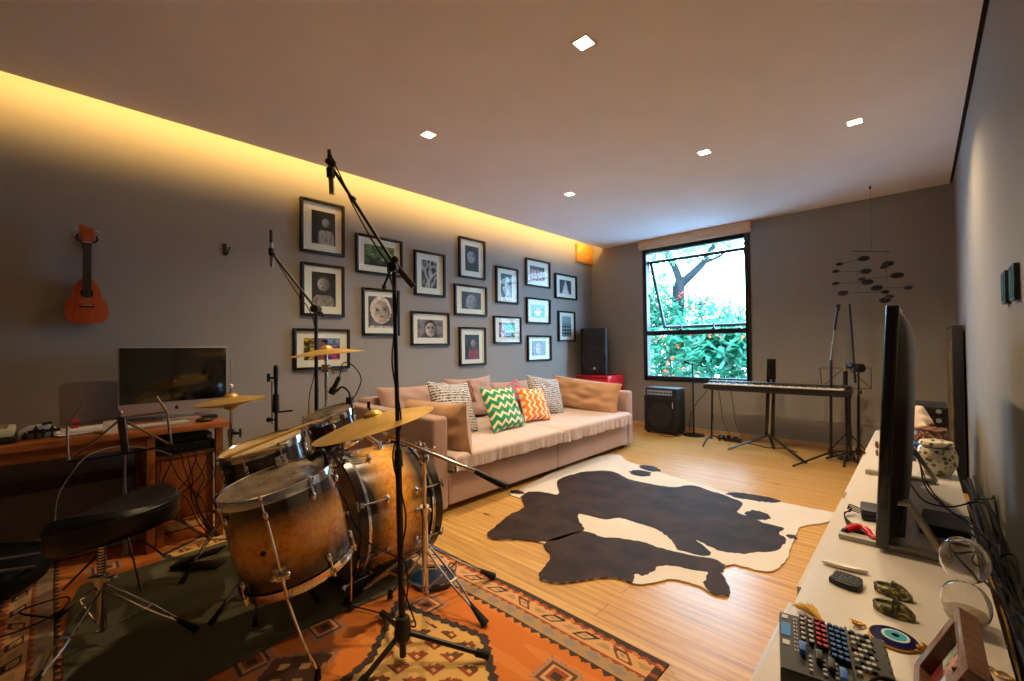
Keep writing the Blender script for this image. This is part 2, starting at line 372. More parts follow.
def dancer(u, v):
    c = lerp(hx('0c2226'), hx('1b4a4c'), v+nz(u, v, 6)*.5)
    if abs(u-.55-nz(v, 0, 3)*.12) < .16 and v < .86: c = lerp(hx('ddd5cf'), hx('96766f'), .5+nz(u, v, 10)*1.6)
    return c
def veil(u, v):
    d = abs(u-.5)-(1-v)*.3
    return lerp(hx('d0cad2'), hx('2e2932'), d*8+nz(u, v, 12)*.7+.4)
FR = [  # left, right, top, bottom px of the front edge; print centre and size as share of the frame; art; label
 (300.8, 344.9, 195.9, 250.5, (.52, .50, .50, .58), portrait('bcb2ad', '1c1818', '191518', 'b9b0aa', .6, .68, .17, 0, False, 0, 1), 'black framed photo of man cradling a child, highest in leftmost column'),
 (301.7, 344.8, 261.2, 315.2, (.52, .52, .52, .60), portrait('b3a8a2', '3a3331', '231f22', '9a8f8a', .48, .66, .24, 0, True, 0, 2), 'black framed grey photo of bare shouldered child, middle of leftmost column'),
 (294.1, 350.2, 328.2, 370.5, (.5, .5, .60, .50), rainbow, 'black framed rainbow coloured photo behind the upper crash cymbal'),
 (356.4, 402.9, 232.3, 271.7, (.5, .5, .60, .50), landscape, 'black framed green landscape photo crossed by the boom arm'),
 (362.8, 400, 287, 335.3, (.5, .5, .62, .62), portrait('dcc6ba', 'c8b0a4', '6c6068', 'd8ccc4', .5, .56, .36, -.1, True, 0, 5), 'black framed photo of smiling pale baby behind the boom stand pole'),
 (415, 445.8, 249.2, 294.6, (.48, .5, .46, .58), blobs(['0f0e14', '3d3a44', 'cfc8c2', '2c3340', 'b08e82'], 6), 'black framed dark photo with blurred white figure, right of the green landscape'),
 (411.7, 450.1, 310.8, 345.6, (.5, .5, .62, .50), portrait('cbb1a4', '2b1f2a', '96888c', '5c4c58', .5, .5, .30, 0, True, 1.2, 7), 'black framed closeup photo of child with dark hair, left above the sofa'),
 (459.5, 485.8, 235.6, 276.6, (.5, .5, .48, .58), portrait('a9a7b4', '191720', '2a2836', '191a26', .45, .58, .30, 0, True, .8, 8), 'black framed grey photo of smiling woman, highest frame of the middle column'),
 (455.2, 487.5, 283.2, 314.7, (.52, .5, .56, .52), portrait('a699a2', '2e2430', '2a2028', '3a3038', .5, .45, .34, .5, True, 0, 9), 'black framed grey photo of tilted laughing face, under the smiling woman photo'),
 (460.1, 486.6, 326.8, 366, (.48, .48, .50, .60), portrait('c08a80', '3a1a20', '1a1a18', 'a3141c', .58, .66, .17, 0, False, 0, 10), 'black framed photo of child in red coat, right of dark haired closeup'),
 (496.5, 518.8, 265.5, 302.3, (.48, .5, .46, .60), dancer, 'black framed photo of pale figure against dark teal, narrow upright frame'),
 (494.3, 522, 315.5, 343.8, (.48, .5, .54, .50), seaside, 'black framed turquoise seaside photo with pink figure at its left'),
 (526.4, 550.7, 257.4, 285.2, (.48, .5, .56, .48), crowd, 'black framed photo of a pink cheering group, highest of its column'),
 (527.2, 551, 297, 323.1, (.48, .5, .54, .48), pool, 'black framed bright blue pool photo with pale figure in the centre'),
 (528.2, 552, 335.3, 361.5, (.48, .5, .54, .54), portrait('c7a092', '33202a', '39364c', '4a3850', .5, .5, .30, 0, True, .7, 15), 'black framed photo of a dark haired girl, lowest of the pool photo column'),
 (555.8, 577.3, 272.7, 297.8, (.48, .5, .50, .52), veil, 'black framed grey photo of veiled pale shape, upper one of rightmost pair'),
 (559, 575.8, 310.6, 341.4, (.5, .5, .50, .62), silho, 'black framed photo of black silhouettes below grey sky, next to loudspeaker'),
]
xf = XL+.032
def picture(pl, pr, pt, pb, win_, art, label):
    a = W(pl, pt, x=xf); b = W(pl, pb, x=xf); e = W(pr, (pt+pb)/2, x=xf)
    y0, y1, z0, z1 = a.y, e.y, b.z, a.z; w_ = y1-y0; h_ = z1-z0; bw = .022
    r = thing('picture_frame', label, 'picture', (XL+.001, (y0+y1)/2, z0), 'black framed family photos on the left wall')
    m = MB().box(XL+.002, xf, y0, y0+bw, z0, z1).box(XL+.002, xf, y1-bw, y1, z0, z1).box(XL+.002, xf, y0+bw, y1-bw, z0, z0+bw).box(XL+.002, xf, y0+bw, y1-bw, z1-bw, z1)
    m.build('frame_moulding', M_FRAME, r, bevel=.0015)
    MB().box(XL+.002, XL+.010, y0+bw, y1-bw, z0+bw, z1-bw).build('mount_board', M_MATB, r)
    cx, cy, aw, ah = win_; aw *= 1.08; ah *= 1.08; ART['asp'] = (h_*ah)/(w_*aw); n = 30; nv = int(26*(h_*ah)/(w_*aw))+1
    ya = y0+w_*(cx-aw/2); za = z0+h_*(cy-ah/2); V = []; F = []; K = []
    for i in range(n+1):
        for j in range(nv+1): V.append((XL+.0115, ya+w_*aw*i/n, za+h_*ah*j/nv))
    for i in range(n):
        for j in range(nv):
            F.append((i*(nv+1)+j, (i+1)*(nv+1)+j, (i+1)*(nv+1)+j+1, i*(nv+1)+j+1)); K.append(lin(art((i+.5)/n, (j+.5)/nv)))
    MB().add(V, F, None, K).build('photo_print', M_PRINT, r, smooth=False)
    MB().box(XL+.024, XL+.0255, y0+bw, y1-bw, z0+bw, z1-bw).build('glass', M_GLASSP, r)
for f in FR: picture(f[0], f[1], f[2], f[3], f[4], f[5], f[6])

# ------------------------------------------------------------------ sofa
def fabric(name, a, b, sc_=500, rough=.9, sheen=.3, wr=0):
    t = NT(name); v = t.world(); n1 = t.noise(v, 6, 4); t.put(t.b.inputs['Base Color'], t.mix(n1, h(a), h(b)))
    t.b.inputs['Roughness'].default_value = rough; t.b.inputs['Sheen Weight'].default_value = sheen; t.b.inputs['Specular IOR Level'].default_value = .2
    hh = t.noise(v, sc_, 2)
    if wr: hh = t.math('ADD', t.math('MULTIPLY', hh, .2), t.math('MULTIPLY', t.noise(t.world((1, 1, .25)), wr, 4, .6, 1.2), 1.0))
    t.bump(hh, .35, .01); return t.m
M_SOFA = fabric('rose beige suede', '#a98c82', '#bb9d92')
M_COVER = fabric('wrinkled pink beige cotton', '#bba7a2', '#ccbab4', wr=12)
M_TAN = fabric('tan cotton', '#a98466', '#bd9676', wr=9)
sofa = thing('sofa', 'large rose beige sofa with loose wrinkled seat mattresses under the picture wall', 'sofa', (-3.2, 3.28, 0))
SX0, SX1, SY0, SY1 = -3.86, -2.5, 1.835, 4.74
MB().box(SX0, SX1, SY0, SY0+.135, .03, .70).build('armrest', M_SOFA, sofa, bevel=.03, seg=4)
MB().box(SX0, SX1, SY1-.125, SY1, .03, .66).build('armrest', M_SOFA, sofa, bevel=.035, seg=4)
for y0, y1 in ((SY0+.137, 3.262), (3.268, SY1-.127)):
    MB().box(-3.84, SX1-.005, y0, y1, .05, .285).build('seat_base', M_SOFA, sofa, bevel=.018, seg=3)
MB().box(SX0, SX0+.16, SY0+.137, SY1-.127, .05, .74).build('backrest', M_SOFA, sofa, bevel=.03, seg=3)
def pillow(fn, wdt, hgt, th, n=22, pinch=.12, seed=0, wr=.006, p=2.2):
    """cushion body: fn maps local (x across, y up, z out) to the room; pinched corners, soft wrinkles"""
    m = MB()
    for sgn in (1, -1):
        def g(u, v):
            a = 2*u-1; b = 2*v-1; prof = max(0, (1-abs(a)**p))**.5*max(0, (1-abs(b)**p))**.5
            k = 1-pinch*(1-abs(a)**2)*abs(b)**3; k2 = 1-pinch*(1-abs(b)**2)*abs(a)**3
            z = sgn*(th/2)*prof+wr*prof*noise.noise(Vector((a*3.1, b*3.1, seed+sgn)))*2.2+wr*.9*prof*noise.noise(Vector((a*8, b*2.2, seed*3)))
            return fn(a*wdt/2*k2, b*hgt/2*k, z)
        m.grid(g, n, n)
    return m
def mattress(y0, y1, x0, x1, z0, z1, seed):
    """seat mattress with a rounded edge and a gathered skirt"""
    m = MB(); n = 90; prof = []
    for i in range(9): a = PI/2*i/8; prof.append((1-math.cos(a), math.sin(a)))
    def g(u, v):
        y = y0+(y1-y0)*u; e = .035
        if v < .28: t = v/.28; x = x1; z = z0+(z1-z0-e)*t; wv = (1-t*.75)
        elif v < .42: t = (v-.28)/.14*PI/2; x = x1-e*(1-math.cos(t)); z = z1-e+e*math.sin(t); wv = .25
        else: t = (v-.42)/.58; x = x1-e-(x1-e-x0)*t; z = z1+.012*math.sin(t*PI); wv = .2*(1-t)
        ed = min(u, 1-u)*(y1-y0); 
        if ed < .03: z -= .02*(1-ed/.03)**2 if v > .3 else 0
        r = noise.noise(Vector((y*20, seed, z*2)))*.022+noise.noise(Vector((y*48, seed+4, z*3)))*.012
        return (x+r*wv+.004*wv*math.sin(y*70+seed), y, z+noise.noise(Vector((x*5, y*5, seed)))*.008*(v > .4)+noise.noise(Vector((y*7, 0, seed)))*.014*max(0, (.2-v))*5)
    m.grid(g, n, 34)
    m.add([(x0, y0, z0), (x1-.01, y0, z0), (x1-.03, y0, z1-.02), (x0, y0, z1-.02)], [(0, 1, 2, 3)]); m.add([(x0, y1, z0), (x1-.01, y1, z0), (x1-.03, y1, z1-.02), (x0, y1, z1-.02)], [(3, 2, 1, 0)])
    return m
mattress(1.985, 3.262, SX0+.15, -2.44, .305, .425, 1).build('seat_mattress', M_COVER, sofa, merge=True)
mattress(3.268, 4.60, SX0+.15, -2.44, .295, .425, 5).build('seat_mattress', M_COVER, sofa, merge=True)
# rolled end of the spare cover showing beside the left arm
m = MB(); m.grid(lambda u, v: Vector((-2.62+.19*math.cos(2*PI*u)*(.5 if v in (0, 1) else 1)*.55, 1.99+.20*v, .355+.062*math.sin(2*PI*u)*(.6 if v in (0, 1) else 1)+.008*math.sin(v*9))), 20, 8)
m.build('folded_cover', M_TAN, sofa)
for x in (-3.7, -2.62):
    for y in (1.9, 3.2, 3.33, 4.67): MB().box(x-.03, x+.03, y-.025, y+.025, 0, .05).build('foot', M_BLACK, sofa, bevel=.004)
def leaning(c, across, lean_from, tilt, roll=0):
    """cushion frame: centre c, 'across' horizontal direction, tilted back by tilt, rolled by roll in its own plane"""
    c = Vector(c); u = Vector(across).normalized(); up = Vector((0, 0, 1)); nrm = u.cross(up)
    if nrm.dot(Vector(lean_from)) < 0: nrm = -nrm
    v = (up*math.cos(tilt)-nrm*math.sin(tilt)); n_ = (nrm*math.cos(tilt)+up*math.sin(tilt))
    u2 = u*math.cos(roll)+v*math.sin(roll); v2 = v*math.cos(roll)-u*math.sin(roll)
    return lambda x, y, z: c+u2*x+v2*y+n_*z
for i, (yc, zc, w_, hh) in enumerate(((2.45, .62, .86, .46), (3.15, .65, .68, .46), (3.85, .60, .86, .40))):
    pillow(leaning((-3.60, yc, zc), (0, 1, 0), (1, 0, 0), .22), w_, hh, .17, seed=i, wr=.012, p=3.5).build('back_cushion', M_SOFA, sofa)
def cushion(name, label, mt, c, across, frm, tilt, roll, w_, hh, th, seed, wr=.01, p=2.2, pinch=.12, grp='loose cushions on the sofa', pipe=None):
    o = pillow(leaning(c, across, frm, tilt, roll), w_, hh, th, 26, pinch, seed, wr, p).build(name, mt)
    tag(o, label, 'cushion', grp); return recenter(o)
cushion('bolster_cushion', 'long tan cushion leaning on the left armrest of the sofa', M_TAN, (-2.84, 2.12, .575), (1, 0, 0), (0, 1, 0), .10, .03, .80, .40, .22, 11, .016, 3.2, .06)
cushion('bolster_cushion', 'long tan cushion leaning on the right armrest of the sofa', M_TAN, (-3.02, 4.46, .60), (1, 0, 0), (0, -1, 0), .20, -.07, 1.02, .39, .24, 12, .016, 3.2, .06)
def pattern_mat(name, kind, ca, cb):
    t = NT(name); uv = t.coord('UV'); sx = t.n('ShaderNodeSeparateXYZ', {0: uv}); u, v = sx.outputs[0], sx.outputs[1]
    if kind == 'chevron':
        tri = t.math('ABSOLUTE', t.math('SUBTRACT', t.math('FRACT', t.math('MULTIPLY', u, 5.0)), .5))
        f = t.math('GREATER_THAN', t.math('FRACT', t.math('MULTIPLY', t.math('ADD', v, t.math('MULTIPLY', tri, .19)), 5.6)), .38)
    elif kind == 'chevron_v':
        tri = t.math('ABSOLUTE', t.math('SUBTRACT', t.math('FRACT', t.math('MULTIPLY', v, 5.0)), .5))
        f = t.math('GREATER_THAN', t.math('FRACT', t.math('MULTIPLY', t.math('ADD', u, t.math('MULTIPLY', tri, .17)), 5.2)), .36)
    else:
        row = t.math('MULTIPLY', v, 20.0); inrow = t.math('GREATER_THAN', t.math('FRACT', row), .42)
        cv = t.n('ShaderNodeCombineXYZ', {0: t.math('MULTIPLY', u, 66.0), 1: t.math('MULTIPLY', t.math('FLOOR', row), 9.7), 2: t.math('MULTIPLY', t.math('FRACT', row), 1.5)})
        f = t.math('MULTIPLY', inrow, t.math('GREATER_THAN', t.noise(cv.outputs[0], 1.0, 2), .46))
    t.put(t.b.inputs['Base Color'], t.mix(f, h(ca), h(cb))); t.b.inputs['Roughness'].default_value = .9; t.b.inputs['Sheen Weight'].default_value = .2
    t.bump(t.math('ADD', t.noise(uv, 90, 2), t.math('MULTIPLY', t.noise(uv, 3.5, 3), 3.0)), .4, .008); return t.m
M_TXT = pattern_mat('white cotton with black written rows', 'text', '#c4c4c8', '#32323a')
M_GRN = pattern_mat('green and cream chevrons', 'chevron', '#e2d9b4', '#0b8a62')
M_ORG = pattern_mat('orange and cream chevrons', 'chevron_v', '#f2dfc4', '#ee7a1c')
cushion('scatter_cushion', 'white cushion with rows of black script, left of the green zigzag cushion', M_TXT, (-3.02, 2.44, .665), (-.15, 1, 0), (1, 0, 0), .38, -.10, .52, .50, .17, 21)
cushion('scatter_cushion', 'white cushion with rows of black script, right of the orange zigzag cushion', M_TXT, (-3.12, 3.86, .635), (.10, 1, 0), (1, 0, 0), .42, -.18, .50, .48, .16, 22)
cushion('scatter_cushion', 'green and cream zigzag cushion tilted in the middle of the sofa', M_GRN, (-2.86, 2.90, .625), (-.10, 1, 0), (1, 0, 0), .45, -.03, .47, .44, .15, 23)
cushion('scatter_cushion', 'orange and cream zigzag cushion in the middle of the sofa', M_ORG, (-2.93, 3.43, .60), (.05, 1, 0), (1, 0, 0), .50, -.12, .38, .38, .14, 24)
M_RAG = pattern_mat('teal and pink print cotton', 'chevron', '#1f9a98', '#c42a4c')
cushion('scatter_cushion', 'teal and pink cushion mostly hidden behind the orange zigzag cushion', M_RAG, (-3.13, 3.34, .64), (0, 1, 0), (1, 0, 0), .36, .25, .38, .38, .12, 25)
cushion('scatter_cushion', 'brown and red cushion peeking out behind the green zigzag cushion', mat('brown velvet', '#8a5a3c', .8), (-3.36, 2.86, .74), (0, 1, 0), (1, 0, 0), .3, .1, .24, .24, .10, 26)

# ------------------------------------------------------------------ cowhide
def hidepoly():
    o = [(70,255),(98,228),(130,200),(168,180),(160,158),(130,145),(150,134),(190,115),(250,84),(310,60),(350,48),(390,40),(420,42),(440,58),(480,70),(540,92),(600,110),(650,124),(700,140),(770,152),(840,165),(910,180),(990,195),(985,210),(950,222),(915,226),(890,235),(882,258),(870,280),(858,318),(820,348),(780,345),(740,335),(712,330),(690,340),(692,365),(708,395),(700,412),(680,412),(660,404),(630,388),(600,378),(572,372),(545,370),(510,378),(470,383),(430,372),(380,365),(320,374),(260,380),(228,375),(206,364),(222,335),(237,305),(225,282),(205,270),(150,264),(100,265)]
    return o
D1 = [(70,255),(98,228),(130,200),(168,180),(160,158),(175,140),(220,140),(258,145),(256,110),(300,92),(335,85),(400,85),(440,104),(500,118),(560,127),(610,122),(660,138),(700,150),(742,170),(728,192),(768,208),(800,222),(850,235),(836,250),(856,262),(846,284),(820,297),(780,298),(740,303),(700,298),(672,292),(640,275),(620,268),(660,300),(640,308),(600,300),(570,290),(558,268),(540,255),(520,240),(500,232),(460,220),(420,208),(380,212),(345,204),(310,198),(316,222),(326,240),(290,254),(250,268),(205,270),(150,264),(100,265)]
D2 = [(222,275),(280,252),(330,243),(370,258),(420,262),(480,272),(520,286),(560,296),(620,310),(660,316),(694,332),(688,350),(692,365),(708,395),(700,412),(680,412),(660,404),(640,384),(650,352),(610,346),(560,335),(518,336),(508,350),(480,360),(462,358),(452,378),(430,372),(380,365),(320,374),(260,380),(228,375),(206,364),(222,335),(237,305)]
def ell(cx, cy, a, b, rot, n=18): return [(cx+a*math.cos(t)*math.cos(rot)-b*math.sin(t)*math.sin(rot), cy+a*math.cos(t)*math.sin(rot)+b*math.sin(t)*math.cos(rot)) for t in [2*PI*i/n for i in range(n)]]
SP = [ell(474, 90, 28, 8, .1), ell(498, 77, 28, 7, .2), ell(770, 154, 72, 8, .15), ell(782, 201, 34, 11, .2), ell(872, 258, 11, 5, .3), ell(150, 140, 18, 5, .1)]
def hidepts(poly, z, jit):
    out = []
    P = [W(460+a*.38086, 440+b*.38086, z=z) for a, b in poly]
    n = len(P)
    for i in range(n):
        a = P[i]; b = P[(i+1) % n]; p0 = P[i-1]; p3 = P[(i+2) % n]
        for k in range(5):
            t = k/5; q = .5*((2*a)+(b-p0)*t+(2*p0-5*a+4*b-p3)*t*t+(3*a-p0-3*b+p3)*t**3)
            out.append((q.x+jit*noise.noise(Vector((q.x*38, q.y*38, 1))), q.y+jit*noise.noise(Vector((q.x*38, q.y*38, 9)))))
    return out
def hide_mesh(poly, z, th, slot, m):
    m.cur = slot; m.prism(poly, (0, 0, z), (1, 0, 0), (0, 1, 0), th)
t = NT('white cowhide hair'); n1 = t.noise(t.world((1, 1, 1)), 3, 4); t.put(t.b.inputs['Base Color'], t.mix(n1, h('#bdb2a2'), h('#d2c9bb'))); t.b.inputs['Roughness'].default_value = .6; t.b.inputs['Sheen Weight'].default_value = .3; t.bump(t.noise(t.world((1, 3, 1)), 160, 3), .4, .004); M_HW = t.m
t = NT('dark brown cowhide hair'); n1 = t.noise(t.world((1, 1, 1)), 5, 5, .6); n1 = t.ramp(n1, [(.35, (0, 0, 0, 1)), (.65, (1, 1, 1, 1))]); t.put(t.b.inputs['Base Color'], t.mix(n1, h('#140c0a'), h('#38241c'))); t.b.inputs['Roughness'].default_value = .62; t.b.inputs['Specular IOR Level'].default_value = .22
t.bump(t.math('ADD', t.noise(t.world((1, 3, 1)), 130, 3), t.math('MULTIPLY', t.noise(t.world(), 3.0, 3), 6.0)), .5, .006); M_HD = t.m
hd = MB(); hide_mesh(hidepts(hidepoly(), 0, .008), .002, .007, 0, hd)
hide_mesh(hidepts(D1, 0, .014), .006, .0045, 1, hd); hide_mesh(hidepts(D2, 0, .014), .006, .0045, 1, hd)
for s_ in SP: hide_mesh(hidepts(s_, 0, .02), .006, .0045, 1, hd)
o = hd.build('cowhide_rug', [M_HW, M_HD], smooth=False, merge=False); recenter(o)
tag(o, 'dark brown and white cowhide spread on the floorboards in front of the sofa', 'rug')

# ------------------------------------------------------------------ kilim
KX0, KX1, KY0, KY1 = -3.62, -.70, -.185, 1.583; KC = (KY0+KY1)/2; KH = (KY1-KY0)/2
kc = {k: lin(hx(v)) for k, v in dict(dk='3a2c28', rust='8f4420', peach='c79663', tan='a2825a', kh='8d7448', org='c46c20', ora='cb7a30', yel='cea25a', gry='877a72', brn='633a1e').items()}
def saw(x, p): q = (x/p) % 1; return q
MEDS = [[(-1.80, 1.12), (-1.33, 1.215), (-1.06, 1.03), (-.99, .62), (-1.20, .32), (-1.45, .42), (-1.56, .84)], [(-3.5, .85), (-3.1, 1.2), (-2.75, .9), (-2.9, .55), (-3.25, .45)]]
def kcol(x, y):
    t = KH-abs(y-KC); xe = min(KX1-x, x-KX0); z = abs(saw(x, .05)-.5)*2
    if t < .022+.012*z: return kc['dk']
    if t < .040+.012*z: return kc['rust'] if saw(x, .1) < .7 else kc['org']
    if xe < .03: return kc['dk'] if saw(y, .06) < .6 else kc['rust']
    if t < .118:
        c = (t-.079)/.03; ix = math.floor((x+5)/.17); k = (x+5)/.17-ix+.16*c*(1 if ix % 3 else -1)
        if abs(c) < .92 and .22 < k < .62:
            if abs(c) > .55 or k < .30 or k > .54: return kc['dk'] if int((x+5)/.17) % 3 else kc['brn']
            return kc['gry'] if abs(c) < .22 and .36 < k < .48 else kc['peach']
        if abs(c) < .5 and (k < .08 or k > .82): return kc['tan']
        return kc['peach']
    if t < .124+.012*z: return kc['rust']
    if t < .186:
        k = saw(x, .11); c = abs(t-.156)/.022
        return kc['gry'] if abs(k-.5)*2.4+c < .9 else kc['tan']
    if t < .194+.022*z: return kc['dk']
    # orange field with stepped medallions
    for pg in MEDS:
        ins = False; dmin = 9; n_ = len(pg)
        for k_ in range(n_):
            x0, y0 = pg[k_]; x1, y1 = pg[(k_+1) % n_]
            if (y0 > y) != (y1 > y) and x < (x1-x0)*(y-y0)/(y1-y0)+x0: ins = not ins
            L2 = (x1-x0)**2+(y1-y0)**2; tt = max(0, min(1, ((x-x0)*(x1-x0)+(y-y0)*(y1-y0))/L2)); dmin = min(dmin, math.hypot(x-x0-tt*(x1-x0), y-y0-tt*(y1-y0))+.022*abs(saw(tt*math.sqrt(L2), .05)-.5)-.008)
        if not ins and dmin < .014: return kc['dk']
        if ins:
            if dmin < .012: return kc['dk']
            if dmin < .04: return kc['yel']
            a = saw(x+.03, .105); b = saw(y, .085)
            if .12 < a < .80 and .12 < b < .85 and (b-.12) < 1.15*(a-.05)+.12*(saw(a, .22) < .5) and not (.48 < a < .66 and .28 < b < .46): return kc['rust'] if int((y+3)/.09) % 3 else kc['brn']
            return kc['yel']
    if abs(x+1.70)*1.0+abs(y-.60)*.8 < .155:
        e = .155-abs(x+1.70)-abs(y-.60)*.8
        if e < .02: return kc['gry'] if saw(x+y, .03) < .5 else kc['org']
        a = saw(x-y, .11); b = saw(x+y, .11); return kc['yel'] if (.25 < a < .7 and .25 < b < .75 and a+b < 1.25) else kc['brn']
    for qx, qy in ((-1.69, 1.20), (-.98, 1.25), (-1.885, .81), (-1.885, .535), (-.86, .70), (-.9, .2), (-1.6, .2), (-2.83, .5), (-3.2, .5), (-3.3, .2)):
        dd = max(abs(x-qx), abs(y-qy)*1.1)
        if dd < .018: return kc['dk']
        if dd < .034: return kc['rust']
        if dd < .048: return kc['peach']
        if dd < .06: return kc['brn']
        if dd < .078 and (saw(x, .022) < .5) != (saw(y, .022) < .5): return kc['gry']
    return kc['org'] if noise.noise(Vector((x*2.5, y*14, 0))) < .12 else kc['ora']
m = MB(); st = .0065; nx = int((KX1-KX0)/st); ny = int((KY1-KY0)/st); V = []; F = []; K = []
def kpos(i, j):
    x = KX0+(KX1-KX0)*i/nx; y = KY0+(KY1-KY0)*j/ny; e = .008*noise.noise(Vector((x*2.1, 0, 3)))*(1 if j in (0, ny) else (j/ny))
    return (x+.012*noise.noise(Vector((0, y*3, 5))), y+.022*noise.noise(Vector((x*1.3, 2, 0)))+e, .006+.0012*noise.noise(Vector((x*6, y*6, 0))))
for i in range(nx+1):
    for j in range(ny+1): V.append(kpos(i, j))
for i in range(nx):
    for j in range(ny):
        F.append((i*(ny+1)+j, (i+1)*(ny+1)+j, (i+1)*(ny+1)+j+1, i*(ny+1)+j+1)); K.append(kcol(KX0+(i+.5)*st*(KX1-KX0)/(nx*st), KY0+(j+.5)*(KY1-KY0)/ny))
m.add(V, F, None, K)
bot = [kpos(i, 0) for i in range(nx+1)]+[kpos(nx, j) for j in range(1, ny+1)]+[kpos(i, ny) for i in range(nx-1, -1, -1)]+[kpos(0, j) for j in range(ny-1, 0, -1)]
nb = len(bot); m.add(bot+[(p[0], p[1], .0005) for p in bot], [(i, (i+1) % nb, nb+(i+1) % nb, nb+i) for i in range(nb)], None, [kc['dk']]*nb)
o = m.build('kilim_rug', vcol_mat('woven kilim wool', .95, 0, .5, 260), smooth=False, merge=False, normals=False); recenter(o)
tag(o, 'orange woven kilim with zigzag borders under the drum kit', 'rug')
fr_ = MB()
for i in range(46):
    y = KY0+.03+(KY1-KY0-.06)*i/45; fr_.tube([(KX1+.008, y, .005), (KX1+.03, y+random.uniform(-.008, .008), .003)], .0015, 4, 2)
fr_.build('fringe', mat('cream wool fringe', '#c9b48c', .9), o, smooth=False)
# olive floor mat of the drum kit, lying on the kilim
t = NT('olive drum mat'); n1 = t.noise(t.world((1, 1, 1)), 3, 5); t.put(t.b.inputs['Base Color'], t.mix(n1, h('#4a4834'), h('#5e5a40'))); t.b.inputs['Roughness'].default_value = .95; t.bump(t.noise(t.world(), 300, 2), .4, .004)
m = MB(); pl = [(-1.925, .02), (-1.90, .40), (-1.93, .75), (-1.90, 1.05), (-1.885, 1.36), (-2.4, 1.39), (-3.15, 1.37), (-3.17, .9), (-3.13, .10), (-2.9, .05), (-2.4, .03)]
mt_ = MB().prism(pl, (0, 0, .0085), (1, 0, 0), (0, 1, 0), .005).build('drum_mat', t.m, bevel=.002); recenter(mt_)
tag(mt_, 'dark olive felt mat lying on the kilim under the drums', 'mat')

# ------------------------------------------------------------------ drum kit
FL = .0135   # top of the mat
def sunburst(name, dark=.0):
    t = NT(name); uv = t.coord('UV'); v = t.n('ShaderNodeSeparateXYZ', {0: uv}).outputs[1]
    w = t.world(); n1 = t.noise(w, 16, 6, .65, 1.4); vo = t.n('ShaderNodeTexVoronoi', {'Vector': w, 'Scale': 70.0}).outputs['Distance']
    burl = t.ramp(t.math('ADD', t.math('MULTIPLY', n1, 1.0), t.math('MULTIPLY', vo, .22)), [(.30, h('#9a4a0c')), (.50, h('#dd8418')), (.72, h('#f6b545'))])
    vv = t.math('ADD', v, t.math('MULTIPLY', t.math('SUBTRACT', t.noise(w, 5, 3), .5), .12))
    f = t.ramp(vv, [(.14, (0, 0, 0, 1)), (.42, (1, 1, 1, 1)), (.58, (1, 1, 1, 1)), (.84, (0, 0, 0, 1))])
    t.put(t.b.inputs['Base Color'], t.mix(f, h('#170b06'), burl)); t.b.inputs['Roughness'].default_value = .25; t.b.inputs['Coat Weight'].default_value = 1; t.b.inputs['Coat Roughness'].default_value = .06
    return t.m
M_BURST = sunburst('amber sunburst burl lacquer'); M_DKSH = mat('dark walnut lacquer', '#2a1710', .22, 0, .15, 18, 0, .8)
def headmat(name, a, b, rough=.35):
    t = NT(name); n1 = t.noise(t.world(), 14, 5, .7); t.put(t.b.inputs['Base Color'], t.mix(t.ramp(n1, [(.35, (0, 0, 0, 1)), (.62, (1, 1, 1, 1))]), h(a), h(b))); t.b.inputs['Roughness'].default_value = rough
    t.b.inputs['Coat Weight'].default_value = .3; return t.m
M_CLEAR = headmat('smoky clear drumhead', '#6a5e50', '#8d7f6c', .22); M_COAT = headmat('worn coated drumhead', '#b59c6c', '#d8c392', .5)
def drum(name, label, top, axis, r, hgt, shell, head, nl, hoopm=None, lugh=.06, phase=0):
    """a drum hanging from its top head centre along -axis"""
    hoopm = hoopm or M_CHROME; a = Vector(axis).normalized(); top = Vector(top); bot = top-a*hgt; u, v, w_ = frame_of(a)
    root = thing(name, label, 'drum', bot, 'drums of the sunburst kit')
    MB().lathe([(r, .012), (r, hgt-.012)], bot, a, 56).lathe([(r-.006, hgt-.012), (r-.006, .012)], bot, a, 40).build('shell', shell, root, merge=False)
    for q, s_ in ((top, 1), (bot, -1)):
        ax = a*s_
        MB().lathe([(r+.004, -.028), (r+.009, -.028), (r+.009, -.004), (r+.007, .004), (r+.001, .006), (r-.002, .002), (r+.001, -.004), (r+.004, -.008)], q, ax, 56).build('hoop', hoopm, root)
        MB().lathe([(.0001, -.004), (r*.5, -.004), (r-.01, -.004), (r-.002, -.001), (r+.003, -.012)], q, ax, 56).build('drumhead', head, root)
    for i in range(nl):
        t_ = 2*PI*(i+phase)/nl; e = u*math.cos(t_)+v*math.sin(t_)
        for q, s_ in ((top, -1), (bot, 1)):
            ax = a*s_; b0 = q+e*(r+.011)
            lg = MB().ball(q+e*(r+.004)+ax*(lugh+.015), (.011, .012, .018), 10, a).cyl(b0+ax*.005, b0+ax*(lugh+.01), .0033, n=8).cyl(b0-ax*.010, b0+ax*.004, .0055, n=8)
            lg.obox(b0+ax*.012, (.016, .014, .012), e, a); lg.build('lug', hoopm, root)
    return root, bot, u, v
def GV(a, b, z): return _r*a+Vector((-_r.y, _r.x, 0))*b+Vector((0, 0, z))
fwd = Vector((-_r.y, _r.x, 0))
